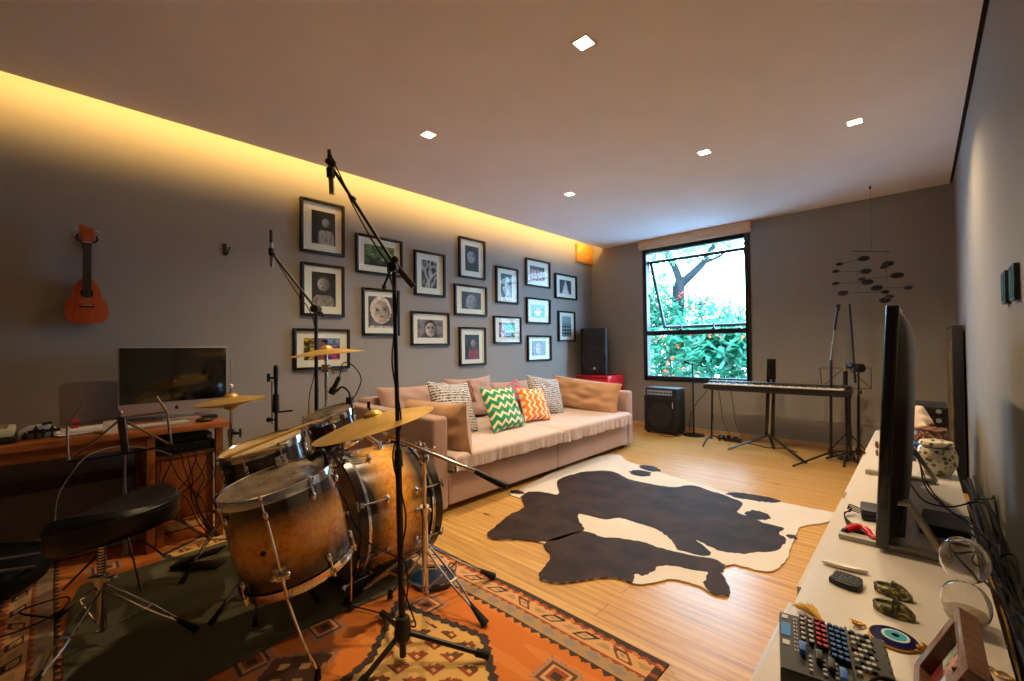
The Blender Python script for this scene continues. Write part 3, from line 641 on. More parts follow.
# floor tom, tilted towards the stool
ax = (Vector((0, 0, 1))-_r*.20-fwd*.10).normalized()
ft_top = Vector((-1.895, .62, .680))
ftom, ftb, fu, fv = drum('floor_tom', 'amber sunburst floor tom with clear head, largest drum in front', ft_top, ax, .208, .38, M_BURST, M_CLEAR, 8, M_CHROME, .05, .3)
def pointat(a0, z): return ftb+fu*0
for k, (sx, foot) in enumerate(((0, (-1.605, .66)), (1, (-2.10, .60)), (2, (-1.90, .93)))):
    e = (Vector((foot[0], foot[1], 0))-Vector((ftb.x, ftb.y, 0))); e.z = 0; e.normalize(); e = (e-ax*e.dot(ax)).normalized()
    if k == 0: e = (_r*.28-fwd*.96); e = (e-ax*e.dot(ax)).normalized()
    p1 = ftb+ax*.30+e*.232; p0 = ftb-ax*.02+e*.236; ft_ = Vector((foot[0], foot[1], .012 if k == 0 else FL+.006))
    lg = MB().tube([p1, p0+ax*.05, p0, p0.lerp(ft_, .5)+e*.005, ft_+Vector((0, 0, .02))], .0052, 8, 5)
    l_ = lg.build('leg', M_CHROME, ftom); MB().cyl(ft_-Vector((0, 0, .004)), ft_+Vector((0, 0, .035)), .013, .008, 12).build('rubber_foot', M_RUB, l_)
    MB().obox(ftb+ax*.10+e*.222, (.045, .03, .05), e.cross(ax), ax).ball(ftb+ax*.10+e*.25+e.cross(ax)*.022, .013, 10).ball(ftb+ax*.10+e*.25-e.cross(ax)*.022, .013, 10).cyl(ftb+ax*.10+e*.22, ftb+ax*.10+e*.262, .008, n=10).build('leg_bracket', M_CHROME, ftom, bevel=.004)
e = (_r*.05-fwd*1.0); e = (e-ax*e.dot(ax)).normalized(); MB().cyl(ftb+ax*.18+e*.205, ftb+ax*.18+e*.212, .010, n=14).build('air_vent', M_BLACK, ftom)
# bass drum with its axis along the room
bc = Vector((-2.15, 1.40, .362)); br_ = .305
bd = thing('bass_drum', 'amber sunburst bass drum lying on its side behind the floor tom', 'drum', (-2.15, 1.17, FL), 'drums of the sunburst kit')
MB().lathe([(br_-.004, 0), (br_-.004, .40)], bc-Vector((0, .425, 0)), (0, 1, 0), 72).build('shell', M_BURST, bd, merge=False)
M_HOOPW = mat('dark lacquered maple hoop', '#1c110c', .25)
for y, s_ in ((bc.y-.425, -1), (bc.y-.025, 1)):
    MB().lathe([(br_-.004, -.012), (br_+.013, -.012), (br_+.013, .028), (br_, .028), (br_, .0)], (bc.x, y, bc.z), (0, s_, 0), 72).build('hoop', M_HOOPW, bd, bevel=0)
    MB().lathe([(br_+.005, -.03), (br_+.0065, -.018), (br_+.005, -.006)], (bc.x, y, bc.z), (0, s_, 0), 72).torus((bc.x, y-s_*.016, bc.z), (0, 1, 0), br_+.006, .005, 64, 8).build('tension_ring', M_CHROME, bd)
    MB().lathe([(.0001, .0), (br_*.6, .0), (br_-.004, .0)], (bc.x, y, bc.z), (0, s_, 0), 64).build('drumhead', mat('black drumhead', '#0c0c0d', .3) if s_ > 0 else M_CLEAR, bd)
for i in range(8):
    a = 2*PI*(i+.5)/8; e = Vector((math.cos(a), 0, math.sin(a)))
    if a > 4.2 and a < 5.2: pass
    for s_ in (-1, 1):
        ye = bc.y-.225+s_*.20; c0 = Vector((bc.x, ye, bc.z))+e*(br_+.022); c1 = Vector((bc.x, ye-s_*.11, bc.z))+e*(br_+.018)
        if c0.z < FL+.022: continue
        MB().cyl(c0+Vector((0, s_*.02, 0)), c1, .0036, n=8).ball(Vector((bc.x, ye-s_*.12, bc.z))+e*(br_+.010), (.012, .022, .012), 10, e).obox(c0+Vector((0, s_*.018, 0)), (.022, .014, .03), e.cross(Vector((0, 1, 0))), e).bar(c0+Vector((-.0, s_*.035, 0))-e.cross(Vector((0, 1, 0)))*.022, c0+Vector((0, s_*.035, 0))+e.cross(Vector((0, 1, 0)))*.022, .006, .006, e).build('tension_claw', M_CHROME, bd)
for sx in (1, -1):
    p = Vector((bc.x+sx*.27, bc.y-.10, bc.z-.13)); q = Vector((bc.x+sx*.30, bc.y-.30 if sx > 0 else bc.y+.02, FL+.012))
    sp_ = MB().obox(p, (.03, .05, .05), (sx*.9, 0, -.4)).tube([p, p+Vector((sx*.04, -.02, -.06)), q], .006, 8, 5).build('spur', M_CHROME, bd)
    MB().cyl(q-Vector((0, 0, .010)), q+Vector((0, 0, .03)), .014, .008, 12).build('rubber_foot', M_RUB, sp_)
MB().cyl((bc.x+.03, bc.y-.2, bc.z+br_-.01), (bc.x+.03, bc.y-.2, bc.z+br_+.03), .022, n=16).cyl((bc.x+.03, bc.y-.2, bc.z+br_+.02), (-2.24, 1.10, .79), .011, n=10).build('tom_post', M_CHROME, bd)
# rack tom
ax2 = (Vector((0, 0, 1))-_r*.22-fwd*.22).normalized()
rt_top = W(328, 413, d=2.36)
rtom, rb, _, _ = drum('rack_tom', 'small dark rack tom mounted above the bass drum', rt_top, ax2, .127, .18, M_DKSH, M_CLEAR, 6, M_CHROME, .035, .2)
# snare
ax3 = (Vector((0, 0, 1))-_r*.22-fwd*.12).normalized()
sn_top = W(262, 443, d=2.06)
snare, sb, su, sv3 = drum('snare_drum', 'dark snare drum with worn cream head holding drumsticks', sn_top, ax3, .180, .145, M_DKSH, M_COAT, 8, M_CHROME, .045, .1)
e = (_r*.72-fwd*.65); e = (e-ax3*e.dot(ax3)).normalized(); q = e.cross(ax3)
m = MB()
for k in (-1, 0, 1): m.bar(sb+e*.195+q*k*.013+ax3*.02, sb+e*.195+q*k*.013+ax3*.10, .012, .007, e)
m.obox(sb+e*.197+ax3*.075, (.05, .02, .05), q, ax3).obox(sb+e*.21+ax3*.05, (.03, .012, .07), q, ax3); m.build('snare_strainer', M_CHROME, snare, bevel=.003)
def inroom(v): v = Vector(v); v.y = min(v.y, YF-.06); return v
def tripod(m, base, hub, rad, feet_r, r=.008, angs=(0, 120, 240), z0=.012, brace=None):
    b = Vector(base)
    for a in angs:
        e = Vector((math.cos(math.radians(a)), math.sin(math.radians(a)), 0)); f = Vector((b.x, b.y, z0))+e*feet_r
        m.cyl(Vector((b.x, b.y, hub))+e*rad, f, r, n=8)
        if brace is not None: m.cyl(Vector((b.x, b.y, brace))+e*rad, Vector((b.x, b.y, hub)).lerp(f, .5), r*.7, n=6)
    return m
def stand_legs(root, base, hub, feet, zb, m_=None, double=True, r=.004, gap=.02, rub=.014, z0=FL):
    """chrome double braced legs, each a part"""
    m_ = m_ or M_CHROME
    for f in feet:
        f = Vector(f); h0 = Vector((base[0], base[1], hub)); d_ = (f-h0); sd = Vector((-d_.y, d_.x, 0)).normalized()*gap/2; m = MB()
        k = .78 if double else .95
        if double:
            for s_ in (-1, 1): m.tube([h0+sd*s_*.6, h0.lerp(f, .2)+sd*s_, h0.lerp(f, .55)+sd*s_, h0.lerp(f, k)+sd*s_*.3], r, 6, 3)
        else: m.cyl(h0, h0.lerp(f, k), r*1.6, n=8)
        mid = h0.lerp(f, .48); m.cyl((base[0], base[1], zb), mid, r*.9, n=6).cyl(mid-sd*1.3, mid+sd*1.3, r*1.2, n=8)
        l_ = m.build('leg', m_, root); MB().cyl(f, h0.lerp(f, k-.04), rub, .007, 10).build('rubber_foot', M_RUB, l_)
def cymbal(m, c, axis, r, bow=.045, bell=.18):
    c = Vector(c); P = []
    for i in range(13): t = i/12; rr = r*(bell+(1-bell)*t); P.append((rr, -r*.15*(t**1.3)))
    bl = [(r*bell*math.sin(a), r*bell*.62*math.cos(a)) for a in (0.01, .35, .7, 1.05, 1.35)]
    prof = bl+P; prof = prof+[(a, b-.0016) for a, b in reversed(prof)]
    return m.lathe(prof, c, axis, 64)
t = NT('bronze cymbal'); v = t.coord('UV'); n1 = t.noise(t.world(), 9, 4); rg = t.n('ShaderNodeTexNoise', {'Vector': t.n('ShaderNodeMapping', {'Vector': v, 'Scale': (.8, 60, 1)}).outputs[0], 'Scale': 2.0}).outputs[0]
t.put(t.b.inputs['Base Color'], t.mix(n1, h('#c49a48'), h('#eccb7a'))); t.b.inputs['Metallic'].default_value = .6; t.put(t.b.inputs['Roughness'], t.ramp(rg, [(.3, (.30,)*3+(1,)), (.7, (.46,)*3+(1,))])); t.bump(rg, .15, .001); M_BRZ = t.m
# snare stand
s0 = Vector((sb.x, sb.y, 0)); ss = thing('snare_stand', 'chrome basket stand carrying the snare drum', 'stand', (s0.x, s0.y, FL), 'chrome drum hardware')
MB().cyl((s0.x, s0.y, .12), (s0.x, s0.y, sb.z-.06), .010, n=12).build('pole', M_CHROME, ss)
m = MB()
for a in (20, 140, 260):
    e = Vector((math.cos(math.radians(a)), math.sin(math.radians(a)), 0)); e2 = (e-ax3*e.dot(ax3)).normalized(); m.tube([(s0.x, s0.y, sb.z-.07), sb-ax3*.045+e2*.09, sb-ax3*.010+e2*.195, sb+ax3*.006+e2*.197], .005, 6, 4)
m.build('basket', M_CHROME, ss); stand_legs(ss, (s0.x, s0.y), .30, [s0+Vector((math.cos(a)*.25, math.sin(a)*.25, FL)) for a in (.6, 2.7, 4.8)], .12)
# drumsticks on the snare
M_HICK = wood('hickory stick', '#b98a48', '#dcb06a', .4, (20, 3, 20))
for k, (pa, pb, lb) in enumerate((((224, 458), (296, 429), 'upper pale wooden drumstick lying across the snare drum'), ((232, 459), (262, 452), 'lower pale wooden drumstick lying across the snare drum'))):
    def onhead(px, py, up=.0165):
        v = _F+_R*((px-512)/CF)-_U*((py-340.5)/CF); q_ = sn_top+ax3*up; return CAM+v*((q_-CAM).dot(ax3)/v.dot(ax3))
    p0 = onhead(*pa); p1 = onhead(*pb, .0165+(.018 if k == 0 else 0)); p1 = p0+(p1-p0).normalized()*(.40 if k == 0 else .22)
    n_ = 14; P = [p0.lerp(p1, i/n_) for i in range(n_+1)]
    o = MB().tube(P, lambda t: .0072 if t < .72 else (.0072-.0032*(t-.72)/.22 if t < .94 else .0048-abs(t-.965)*.04), 10, 1, smooth=False).build('drumstick', M_HICK); recenter(o); tag(o, lb, 'drumstick', 'drumsticks on the snare')
# hi-hat
hc = W(231, 402, d=2.44); hh = thing('hi_hat_stand', 'hi-hat with two bronze cymbals beside the desk end', 'cymbal stand', (hc.x, hc.y, FL), 'chrome drum hardware')
hax = (Vector((0, 0, 1))-_r*.06-fwd*.04)
c1 = cymbal(MB(), hc+Vector((0, 0, .030)), hax, .178, .05, .2).build('top_cymbal', M_BRZ, hh)
cymbal(MB(), hc-Vector((0, 0, .022)), -hax+_r*.03, .178, .05, .2).build('bottom_cymbal', M_BRZ, hh)
MB().cyl((hc.x, hc.y, .08), (hc.x, hc.y, hc.z-.16), .0125, n=12).cyl((hc.x, hc.y, hc.z-.16), (hc.x, hc.y, hc.z-.03), .008, n=10).cyl((hc.x, hc.y, hc.z-.20), (hc.x, hc.y, hc.z-.15), .018, n=12).build('pole', M_CHROME, hh)
MB().cyl(hc-Vector((0, 0, .2)), hc+Vector((0, 0, .24)), .003, n=6).cyl(hc+Vector((0, 0, .03)), hc+Vector((0, 0, .055)), .014, n=12).ball(hc+Vector((0, 0, .09)), (.012, .012, .013), 12).cyl(hc+Vector((0, 0, .055)), hc+Vector((0, 0, .082)), .008, n=10).build('clutch', M_CHROME, hh)
MB().obox(hc-Vector((0, 0, .175))+_r*.03, (.05, .02, .014), _r).cyl(hc-Vector((0, 0, .20))+_r*.052, hc-Vector((0, 0, .15))+_r*.052, .006, n=8).build('wing_screw', M_BLACK, hh)
stand_legs(hh, (hc.x, hc.y), .34, [Vector((hc.x+math.cos(a)*.25, hc.y+math.sin(a)*.25, FL)) for a in (.9, 2.9, 5.0)], .14)
pd = Vector((hc.x, hc.y, 0)); pa = Vector((-2.985, .46, FL+.02)); pb = Vector((hc.x+.01, hc.y-.05, FL+.09))
pdl = MB().bar(pa, pb, .012, .085, (0, 0, 1)).bar(pa-Vector((0, 0, .012)), Vector((pb.x, pb.y, FL+.006)), .008, .09, (0, 0, 1)); pdl.build('pedal', mat('grooved dark pedal steel', '#2b2b2c', .35, .8), hh, bevel=.004)
# crash behind
cc = W(326, 349, d=2.58); cs = thing('crash_cymbal_stand', 'thin golden crash cymbal on straight chrome stand before the rainbow photo', 'cymbal stand', (cc.x, cc.y, 0), 'chrome drum hardware')
cax = Vector((0, 0, 1))-_r*.09-fwd*.02
cymbal(MB(), cc, cax, .215, .055, .17).build('cymbal', M_BRZ, cs)
pb_ = Vector((cc.x, cc.y, 0))
MB().cyl(pb_+Vector((0, 0, .1)), pb_+Vector((0, 0, .78)), .0125, n=12).cyl(pb_+Vector((0, 0, .78)), pb_+Vector((0, 0, cc.z-.14)), .009, n=12).cyl(pb_+Vector((0, 0, cc.z-.09)), pb_+Vector((0, 0, cc.z-.01)), .0075, n=10).cyl(cc, cc+cax*.05, .003, n=6).build('pole', M_CHROME, cs)
MB().cyl(cc-Vector((0, 0, .115))-_r*.02, cc-Vector((0, 0, .115))+_r*.02, .024, n=16).cyl(cc-Vector((0, 0, .11))+_r*.02, cc-Vector((0, 0, .15))+_r*.045, .006, n=8).cyl(cc-Vector((0, 0, .07)), cc-Vector((0, 0, .03)), .012, n=10).build('tilter', M_CHROME, cs)
MB().cyl(cc+cax*.028, cc+cax*.052, .005, .004, n=8).obox(cc+cax*.05, (.03, .006, .01), _r).build('wing_nut', M_BLACK, cs)
stand_legs(cs, (cc.x, cc.y), .36, [Vector((cc.x+math.cos(a)*.27, cc.y+math.sin(a)*.27, .012)) for a in (1.0, 3.1, 5.6)], .14, z0=.01)
# ride cymbal on boom stand
rc = W(373, 421, d=1.83); rs = thing('boom_cymbal_stand', 'large golden ride cymbal on chrome boom stand in front of the sofa arm', 'cymbal stand', (-1.72, 1.21, FL), 'chrome drum hardware')
rax = (Vector((0, 0, 1))-_r*.245-fwd*.045).normalized()
cymbal(MB(), rc+Vector((0, 0, .022)), rax, .252, .05, .16).build('cymbal', M_BRZ, rs)
MB().cyl(rc+rax*.04, rc+rax*.075, .004, n=6).obox(rc+rax*.07, (.012, .006, .03), _r).build('wing_nut', M_BLACK, rs)
cl_ = W(424, 452, d=1.93); P0 = Vector((-1.72, 1.21, .04)); P1 = Vector((cl_.x, cl_.y, cl_.z-.02))
MB().cyl(P0, P0.lerp(P1, .62), .0145, n=14).cyl(P0.lerp(P1, .60), P1, .0095, n=12).cyl(P0.lerp(P1, .60), P0.lerp(P1, .65), .021, n=14).build('pole', M_CHROME, rs)
tipb = W(388, 436, d=1.87); endb = W(475, 471, d=1.86); end2 = W(507, 487, d=1.83)
MB().cyl(tipb, endb, .0075, n=10).cyl(tipb, rc-rax*.02, .008, n=10).build('boom_arm', M_CHROME, rs)
MB().cyl(endb, end2, .012, .0175, 14).build('counterweight', mat('black ribbed rubber grip', '#15150f', .5), rs, bevel=.003)
MB().cyl(cl_-fwd*.025, cl_+fwd*.025, .020, n=14).cyl(cl_+_r*.0, cl_+_r*.05+Vector((0, 0, .02)), .006, n=8).ball(cl_+Vector((0, 0, .03)), .010, 8).obox(cl_+Vector((0, 0, -.03)), (.04, .03, .03), _r).build('boom_clamp', M_CHROME, rs, bevel=.002); MB().cyl(tipb-_r*.0, tipb+_r*.03+Vector((0, 0, -.01)), .014, n=12).ball(tipb-Vector((0, 0, .015)), .014, 10).build('tilter', M_CHROME, rs, bevel=.002)
MB().cyl(P0.lerp(P1, .62)-_r*.03, P0.lerp(P1, .62)+_r*.03, .008, n=8).ball(P0.lerp(P1, .62)-_r*.035, .014, 10).cyl(P0.lerp(P1, .2)-_r*.02, P0.lerp(P1, .2)+_r*.05, .012, n=10).build('wing_screw', M_CHROME, rs)
stand_legs(rs, (-1.72, 1.21), .27, [(-1.37, 1.27, .016), (-1.975, .945, FL+.004), (-1.62, 1.56, .016)], .06, r=.0055, gap=.034, rub=.019)
# small blue coil box at the stand foot: round dark practice pad
o = MB().cyl((-1.83, 1.34, FL), (-1.83, 1.34, FL+.02), .11, n=40).build('practice_pad', mat('dark blue rubber pad', '#15304a', .35), bevel=.004); recenter(o); tag(o, 'round dark blue rubber pad on the mat corner under the boom cymbal stand', 'practice pad')
# stool
th = thing('drum_stool', 'black round drum stool with chrome tripod, left foreground', 'stool', (-2.45, .14, FL))
sc_ = Vector((-2.485, .185, .505)); m = MB()
pr = [(.0001, .045), (.10, .047), (.165, .052), (.20, .045), (.215, .020), (.215, -.055), (.205, -.07), (.0001, -.072)]
M_LEA = mat('black leatherette', '#0a0b0d', .34, 0, .1, 60, .2)
def seatp(u, v):
    a = 2*PI*u; k = v*(len(pr)-1); i = min(int(k), len(pr)-2); t = k-i; r_ = pr[i][0]+(pr[i+1][0]-pr[i][0])*t; z = pr[i][1]+(pr[i+1][1]-pr[i][1])*t
    dip = -.018*math.cos(2*(a-.75)) if z > 0 else 0; return sc_+Vector((r_*math.cos(a), r_*math.sin(a), z+dip*(r_/.2)**2*1.3+(_r.x*math.cos(a)+_r.y*math.sin(a))*r_*.18))
m.grid(seatp, 48, 21); m.build('seat', M_LEA, th)
m = MB().torus(sc_+Vector((0, 0, .012)), (Vector((0, 0, 1))-_r*.18), .217, .005, 48, 8); m.build('piping', M_LEA, th)
bx = Vector((-2.45, .14, 0))
MB().cyl(bx+Vector((0, 0, .06)), bx+Vector((0, 0, .27)), .016, n=14).cyl(bx+Vector((0, 0, .27)), Vector((bx.x, bx.y, .445)), .0125, n=14).cyl(bx+Vector((0, 0, .25)), bx+Vector((0, 0, .285)), .024, n=14).build('pole', M_CHROME, th)
m = MB()
for i in range(13): z = .29+i*.0115; m.torus(bx+Vector((0, 0, z)), (0, 0, 1), .0135, .0022, 14, 4)
m.build('screw_thread', M_CHROME, th)
MB().obox(bx+Vector((.0, 0, .272)), (.10, .03, .018), _r).ball(bx+_r*.055+Vector((0, 0, .275)), .011, 8).build('height_clamp', M_CHROME, th, bevel=.003)
MB().cyl((bx.x-.01, bx.y+.01, .425), (bx.x-.01, bx.y+.01, .440), .07, n=20).build('seat_plate', M_BLACK, th)
stand_legs(th, (bx.x, bx.y), .245, [(-2.245, .425, FL+.004), (-2.215, -.075, .014), (-2.84, .02, .014)], .06, r=.0045, gap=.032, rub=.016)

# ------------------------------------------------------------------ microphone stands and microphones
def mic_pencil(parent, c, dr, ln=.12, r=.010, tip=M_BLACK):
    c = Vector(c); dr = Vector(dr).normalized()
    b = MB().cyl(c, c+dr*ln, r, n=14).build('microphone_body', M_STEEL if tip is M_BLACK else tip, parent)
    MB().cyl(c+dr*ln, c+dr*(ln+.035), r*1.02, n=14).build('microphone_grille', M_BLACK, parent)
def dmic(parent, c, dr, body='dynamic'):
    c = Vector(c); dr = Vector(dr).normalized()
    MB().cyl(c, c+dr*.055, .009, .015, 14).build('microphone_body', M_BLACK, parent); MB().ball(c+dr*.072, (.019, .019, .022), 14, dr).build('microphone_grille', mat('dark mesh', '#1a1a1b', .5, .5), parent)
# overhead boom stand in the middle
b0 = Vector((-1.462, .922, 0)); tp = W(394, 268, d=1.72)
st1 = thing('boom_microphone_stand', 'tall black boom stand in front of the kit, reaching near the ceiling', 'microphone stand', (b0.x, b0.y, .007), 'microphone stands')
mid = Vector((b0.x, b0.y, .02)).lerp(tp, .50)
MB().cyl((b0.x, b0.y, .02), mid, .0125, n=14).build('lower_pole', M_BLACK, st1)
MB().cyl(mid, tp, .0085, n=12).cyl(mid-Vector((0, 0, .03)), mid+Vector((0, 0, .035)), .0185, .014, 14).build('upper_pole', M_BLACK, st1)
ba = W(329, 163, d=1.70); be = W(413, 286, d=1.78)
MB().cyl(ba, tp+Vector((0, 0, .02)), .0068, n=10).cyl(tp+Vector((0, 0, .02)), be, .0125, n=12).cyl(W(352, 198, d=1.705), W(354, 200.5, d=1.705), .012, n=10).build('boom_arm', M_BLACK, st1)
MB().cyl(tp-fwd*.035, tp+fwd*.03, .019, n=16).cyl(tp-_r*.01, tp-_r*.04-Vector((0, 0, .07)), .005, n=8).ball(tp-_r*.04-Vector((0, 0, .075)), .010, 8).ball(tp+Vector((0, 0, .035))+_r*.005, .015, 10).build('boom_clamp', M_BLKPL, st1)
MB().cyl((b0.x, b0.y, .10), (b0.x, b0.y, .17), .034, .026, 12).cyl((b0.x, b0.y, .08), (b0.x, b0.y, .10), .026, .034, 12).build('leg_hub', M_BLKPL, st1, bevel=.006)
for f in (W(486, 655, z=.03), W(360, 684, z=.03), W(386, 602, z=.10)):
    f = Vector(f); h0 = Vector((b0.x, b0.y, .115))
    if f.z > .05: f = Vector((-1.74, 1.0, .03))
    l_ = MB().cyl(h0, f, .010, n=10).build('leg', M_BLACK, st1); MB().cyl(h0.lerp(f, .88), f+(f-h0).normalized()*.012, .0145, n=12).build('rubber_foot', M_RUB, l_)
m1 = thing('condenser_microphone', 'slim silver microphone hanging from the tip of the tallest boom', 'microphone', W(332, 190, d=1.70))
a_ = W(329, 150, d=1.70); b_ = W(332, 194, d=1.70); mm = a_.lerp(b_, .5)
MB().cyl(a_.lerp(b_, .28), b_, .0098, n=16).build('microphone_body', M_STEEL, m1); MB().cyl(a_, a_.lerp(b_, .28), .0065, .0095, 14).build('cable_plug', M_BLACK, m1)
MB().cyl(a_.lerp(b_, .42), a_.lerp(b_, .62), .0155, n=14).ball(ba+_r*.01, .018, 10).cyl(ba-fwd*.02+_r*.004, ba+fwd*.02+_r*.004, .012, n=10).build('microphone_clip', M_BLKPL, m1)
o = MB().tube([a_+Vector((0, 0, .002)), W(333, 160, d=1.69), W(345, 186, d=1.69), W(352, 203, d=1.69), W(372, 240, d=1.70), W(389, 266, d=1.72), tp-_r*.01-fwd*.05-Vector((0, 0, .02)), Vector((tp.x, tp.y, tp.z-.15))+_r*.012-fwd*.01, mid.lerp(tp, .5)-_r*.016, mid.lerp(tp, .2)+_r*.014, mid-_r*.022, Vector((b0.x, b0.y, .55))+_r*.016, Vector((b0.x, b0.y, .35))-_r*.014, Vector((b0.x, b0.y, .2))+_r*.03, Vector((b0.x-.10, b0.y+.12, .03)), Vector((b0.x-.25, b0.y+.10, .022)), Vector((b0.x-.5, b0.y+.0, .022))], .0032, 6, 6).build('microphone_cable', M_RUB); recenter(o)
tag(o, 'black cable twisted down the pole of the tallest boom stand', 'cable', 'black audio cables')
# second overhead stand behind the tom
t2 = W(316, 309, d=2.80); st2 = thing('boom_microphone_stand', 'black boom stand behind the rack tom, in front of leftmost picture column', 'microphone stand', (t2.x, t2.y, 0), 'microphone stands')
MB().cyl((t2.x, t2.y, .02), (t2.x, t2.y, .95), .0125, n=12).build('lower_pole', M_BLACK, st2); MB().cyl((t2.x, t2.y, .95), t2, .0115, n=12).build('upper_pole', M_BLACK, st2)
ba2 = W(273, 254, d=2.74); be2 = W(324, 316, d=2.83)
MB().cyl(ba2, t2, .0075, n=10).cyl(t2, be2, .012, n=10).build('boom_arm', M_BLACK, st2)
MB().cyl(t2-fwd*.03, t2+fwd*.03, .026, n=14).build('boom_clamp', M_BLKPL, st2)
m = MB(); tripod(m, (t2.x, t2.y, 0), .2, .02, .3, .009, (80, 200, 320)); m.build('base', M_BLACK, st2)
m2 = thing('condenser_microphone', 'slim silver microphone pointing down left of the picture wall', 'microphone', W(272, 268, d=2.74))
a_ = W(271, 230, d=2.74); b_ = W(272, 267, d=2.74)
MB().cyl(a_.lerp(b_, .35), b_, .011, n=14).build('microphone_body', M_STEEL, m2); MB().cyl(a_, a_.lerp(b_, .35), .009, .011, 12).build('cable_plug', M_BLACK, m2); MB().cyl(a_.lerp(b_, .5), a_.lerp(b_, .68), .018, n=12).ball(ba2, .02, 10).build('microphone_clip', M_BLKPL, m2)
o = MB().tube([ba2-Vector((0, 0, .0)), ba2.lerp(t2, .45)-Vector((0, 0, .05)), t2-Vector((0, 0, .06))-_r*.02, t2-Vector((0, 0, .35))-_r*.004, t2-Vector((0, 0, .45))-_r*.02, t2-Vector((0, 0, .62))-_r*.05, t2-Vector((0, 0, 1.0))-_r*.03], .003, 6, 5).build('microphone_cable', M_RUB); recenter(o); tag(o, 'black cable hanging along the boom stand behind the rack tom', 'cable', 'black audio cables')
# third: short stand with a dark upright clamp microphone
t3 = W(276, 366, d=2.9); st3 = thing('microphone_stand', 'black stand with thick upright clamps between hi-hat and rainbow photo', 'microphone stand', (t3.x, t3.y, 0), 'microphone stands')
q = Vector((t3.x, t3.y, 0)); MB().cyl(q+Vector((0, 0, .02)), q+Vector((0, 0, t3.z-.12)), .011, n=12).cyl(q-_r*.028+Vector((0, 0, .7)), q-_r*.028+Vector((0, 0, t3.z-.10)), .004, n=8).build('pole', M_BLACK, st3)
MB().cyl(q+Vector((0, 0, t3.z-.13)), q+Vector((0, 0, t3.z-.02)), .013, .017, 12).ball(q+Vector((0, 0, t3.z-.01)), (.016, .016, .02), 10).cyl(q-_r*.05+Vector((0, 0, t3.z-.08)), q-_r*.0+Vector((0, 0, t3.z-.08)), .008, n=8).cyl(q-_r*.05+Vector((0, 0, t3.z-.105)), q-_r*.05+Vector((0, 0, t3.z-.05)), .011, n=10).cyl(q+Vector((0, 0, .78)), q+Vector((0, 0, .90)), .022, .019, 12).cyl(q+Vector((0, 0, .78))+_r*.01, q+Vector((0, 0, .79))+_r*.11, .006, n=8).ball(q+Vector((0, 0, .73))-_r*.05, .018, 10).cyl(q+Vector((0, 0, .73))-_r*.05, q+Vector((0, 0, .73)), .006, n=8).build('clamp', M_BLKPL, st3)
m = MB(); tripod(m, q, .2, .02, .28, .009, (60, 180, 300)); m.build('base', M_BLACK, st3)
# clip microphones on the toms
rim = W(350, 402, d=2.30); tm = thing('tom_microphone', 'small black clip microphone over the rack tom', 'microphone', rim, 'clip microphones on the drums')
MB().tube([rim, rim+Vector((0, 0, .05))-_r*.005, rim+Vector((0, 0, .08))-_r*.04, rim+Vector((0, 0, .055))-_r*.075], .006, 8, 5).build('gooseneck', M_BLKPL, tm)
MB().obox(rim+Vector((0, 0, .01)), (.03, .04, .035), _r).build('rim_clip', M_BLKPL, tm, bevel=.004); g_ = rim+Vector((0, 0, .075))-_r*.085; MB().cyl(g_+Vector((0, 0, .06))+_r*.03, g_, .011, .013, 12).build('microphone_body', M_BLACK, tm); MB().cyl(g_, g_-Vector((0, 0, .03))-_r*.014, .019, n=14).build('microphone_grille', mat('dark mesh', '#1a1a1b', .5, .5), tm, bevel=.004)
o = MB().tube([g_+Vector((0, 0, .06))+_r*.03, g_+Vector((0, 0, .13))+_r*.05, g_+Vector((0, 0, .12))+_r*.10, g_+Vector((0, 0, .05))+_r*.145, g_+Vector((0, 0, -.03))+_r*.12, rim+Vector((0, 0, .0))+_r*.01, rim-Vector((0, 0, .15))+fwd*.05], .003, 6, 6).build('microphone_cable', M_RUB); recenter(o); tag(o, 'black cable looping up from the rack tom clip microphone', 'cable', 'black audio cables')
rim = W(326, 474, d=1.80); fm = thing('tom_microphone', 'black clip microphone on the back rim of the floor tom', 'microphone', rim, 'clip microphones on the drums')
MB().obox(rim+Vector((0, 0, -.01)), (.035, .04, .07), _r, ax).obox(rim+Vector((0, 0, -.055))+_r*.008, (.03, .05, .03), _r, ax).build('rim_clip', mat('dark blue grey plastic', '#141a2a', .35), fm, bevel=.004)
hd_ = W(312, 456, d=1.84); MB().tube([rim+Vector((0, 0, .02)), rim+Vector((0, 0, .075)), W(322, 452, d=1.83)], .009, 8, 5).build('gooseneck', M_BLKPL, fm)
MB().ball(hd_, (.028, .022, .020), 14, _r).cyl(hd_, W(324, 451, d=1.84), .017, .012, 12).build('microphone_body', M_BLACK, fm)
o = MB().tube([W(322, 452, d=1.83), W(320, 442, d=1.82), W(329, 436.5, d=1.82), W(340, 440, d=1.82), W(343, 452, d=1.82), W(338, 466, d=1.80), W(330, 470, d=1.79), W(334, 482, d=1.79), W(345, 500, d=1.78), W(355, 525, d=1.76), W(372, 545, d=1.70), W(395, 556, d=1.66), W(404, 560, d=1.66), W(408, 585, d=1.66), Vector((-1.62, 1.02, .025))], .003, 6, 6).build('microphone_cable', M_RUB); recenter(o); tag(o, 'black cable looping from the floor tom microphone across the bass drum', 'cable', 'black audio cables')
hq = W(352, 478, d=1.78)
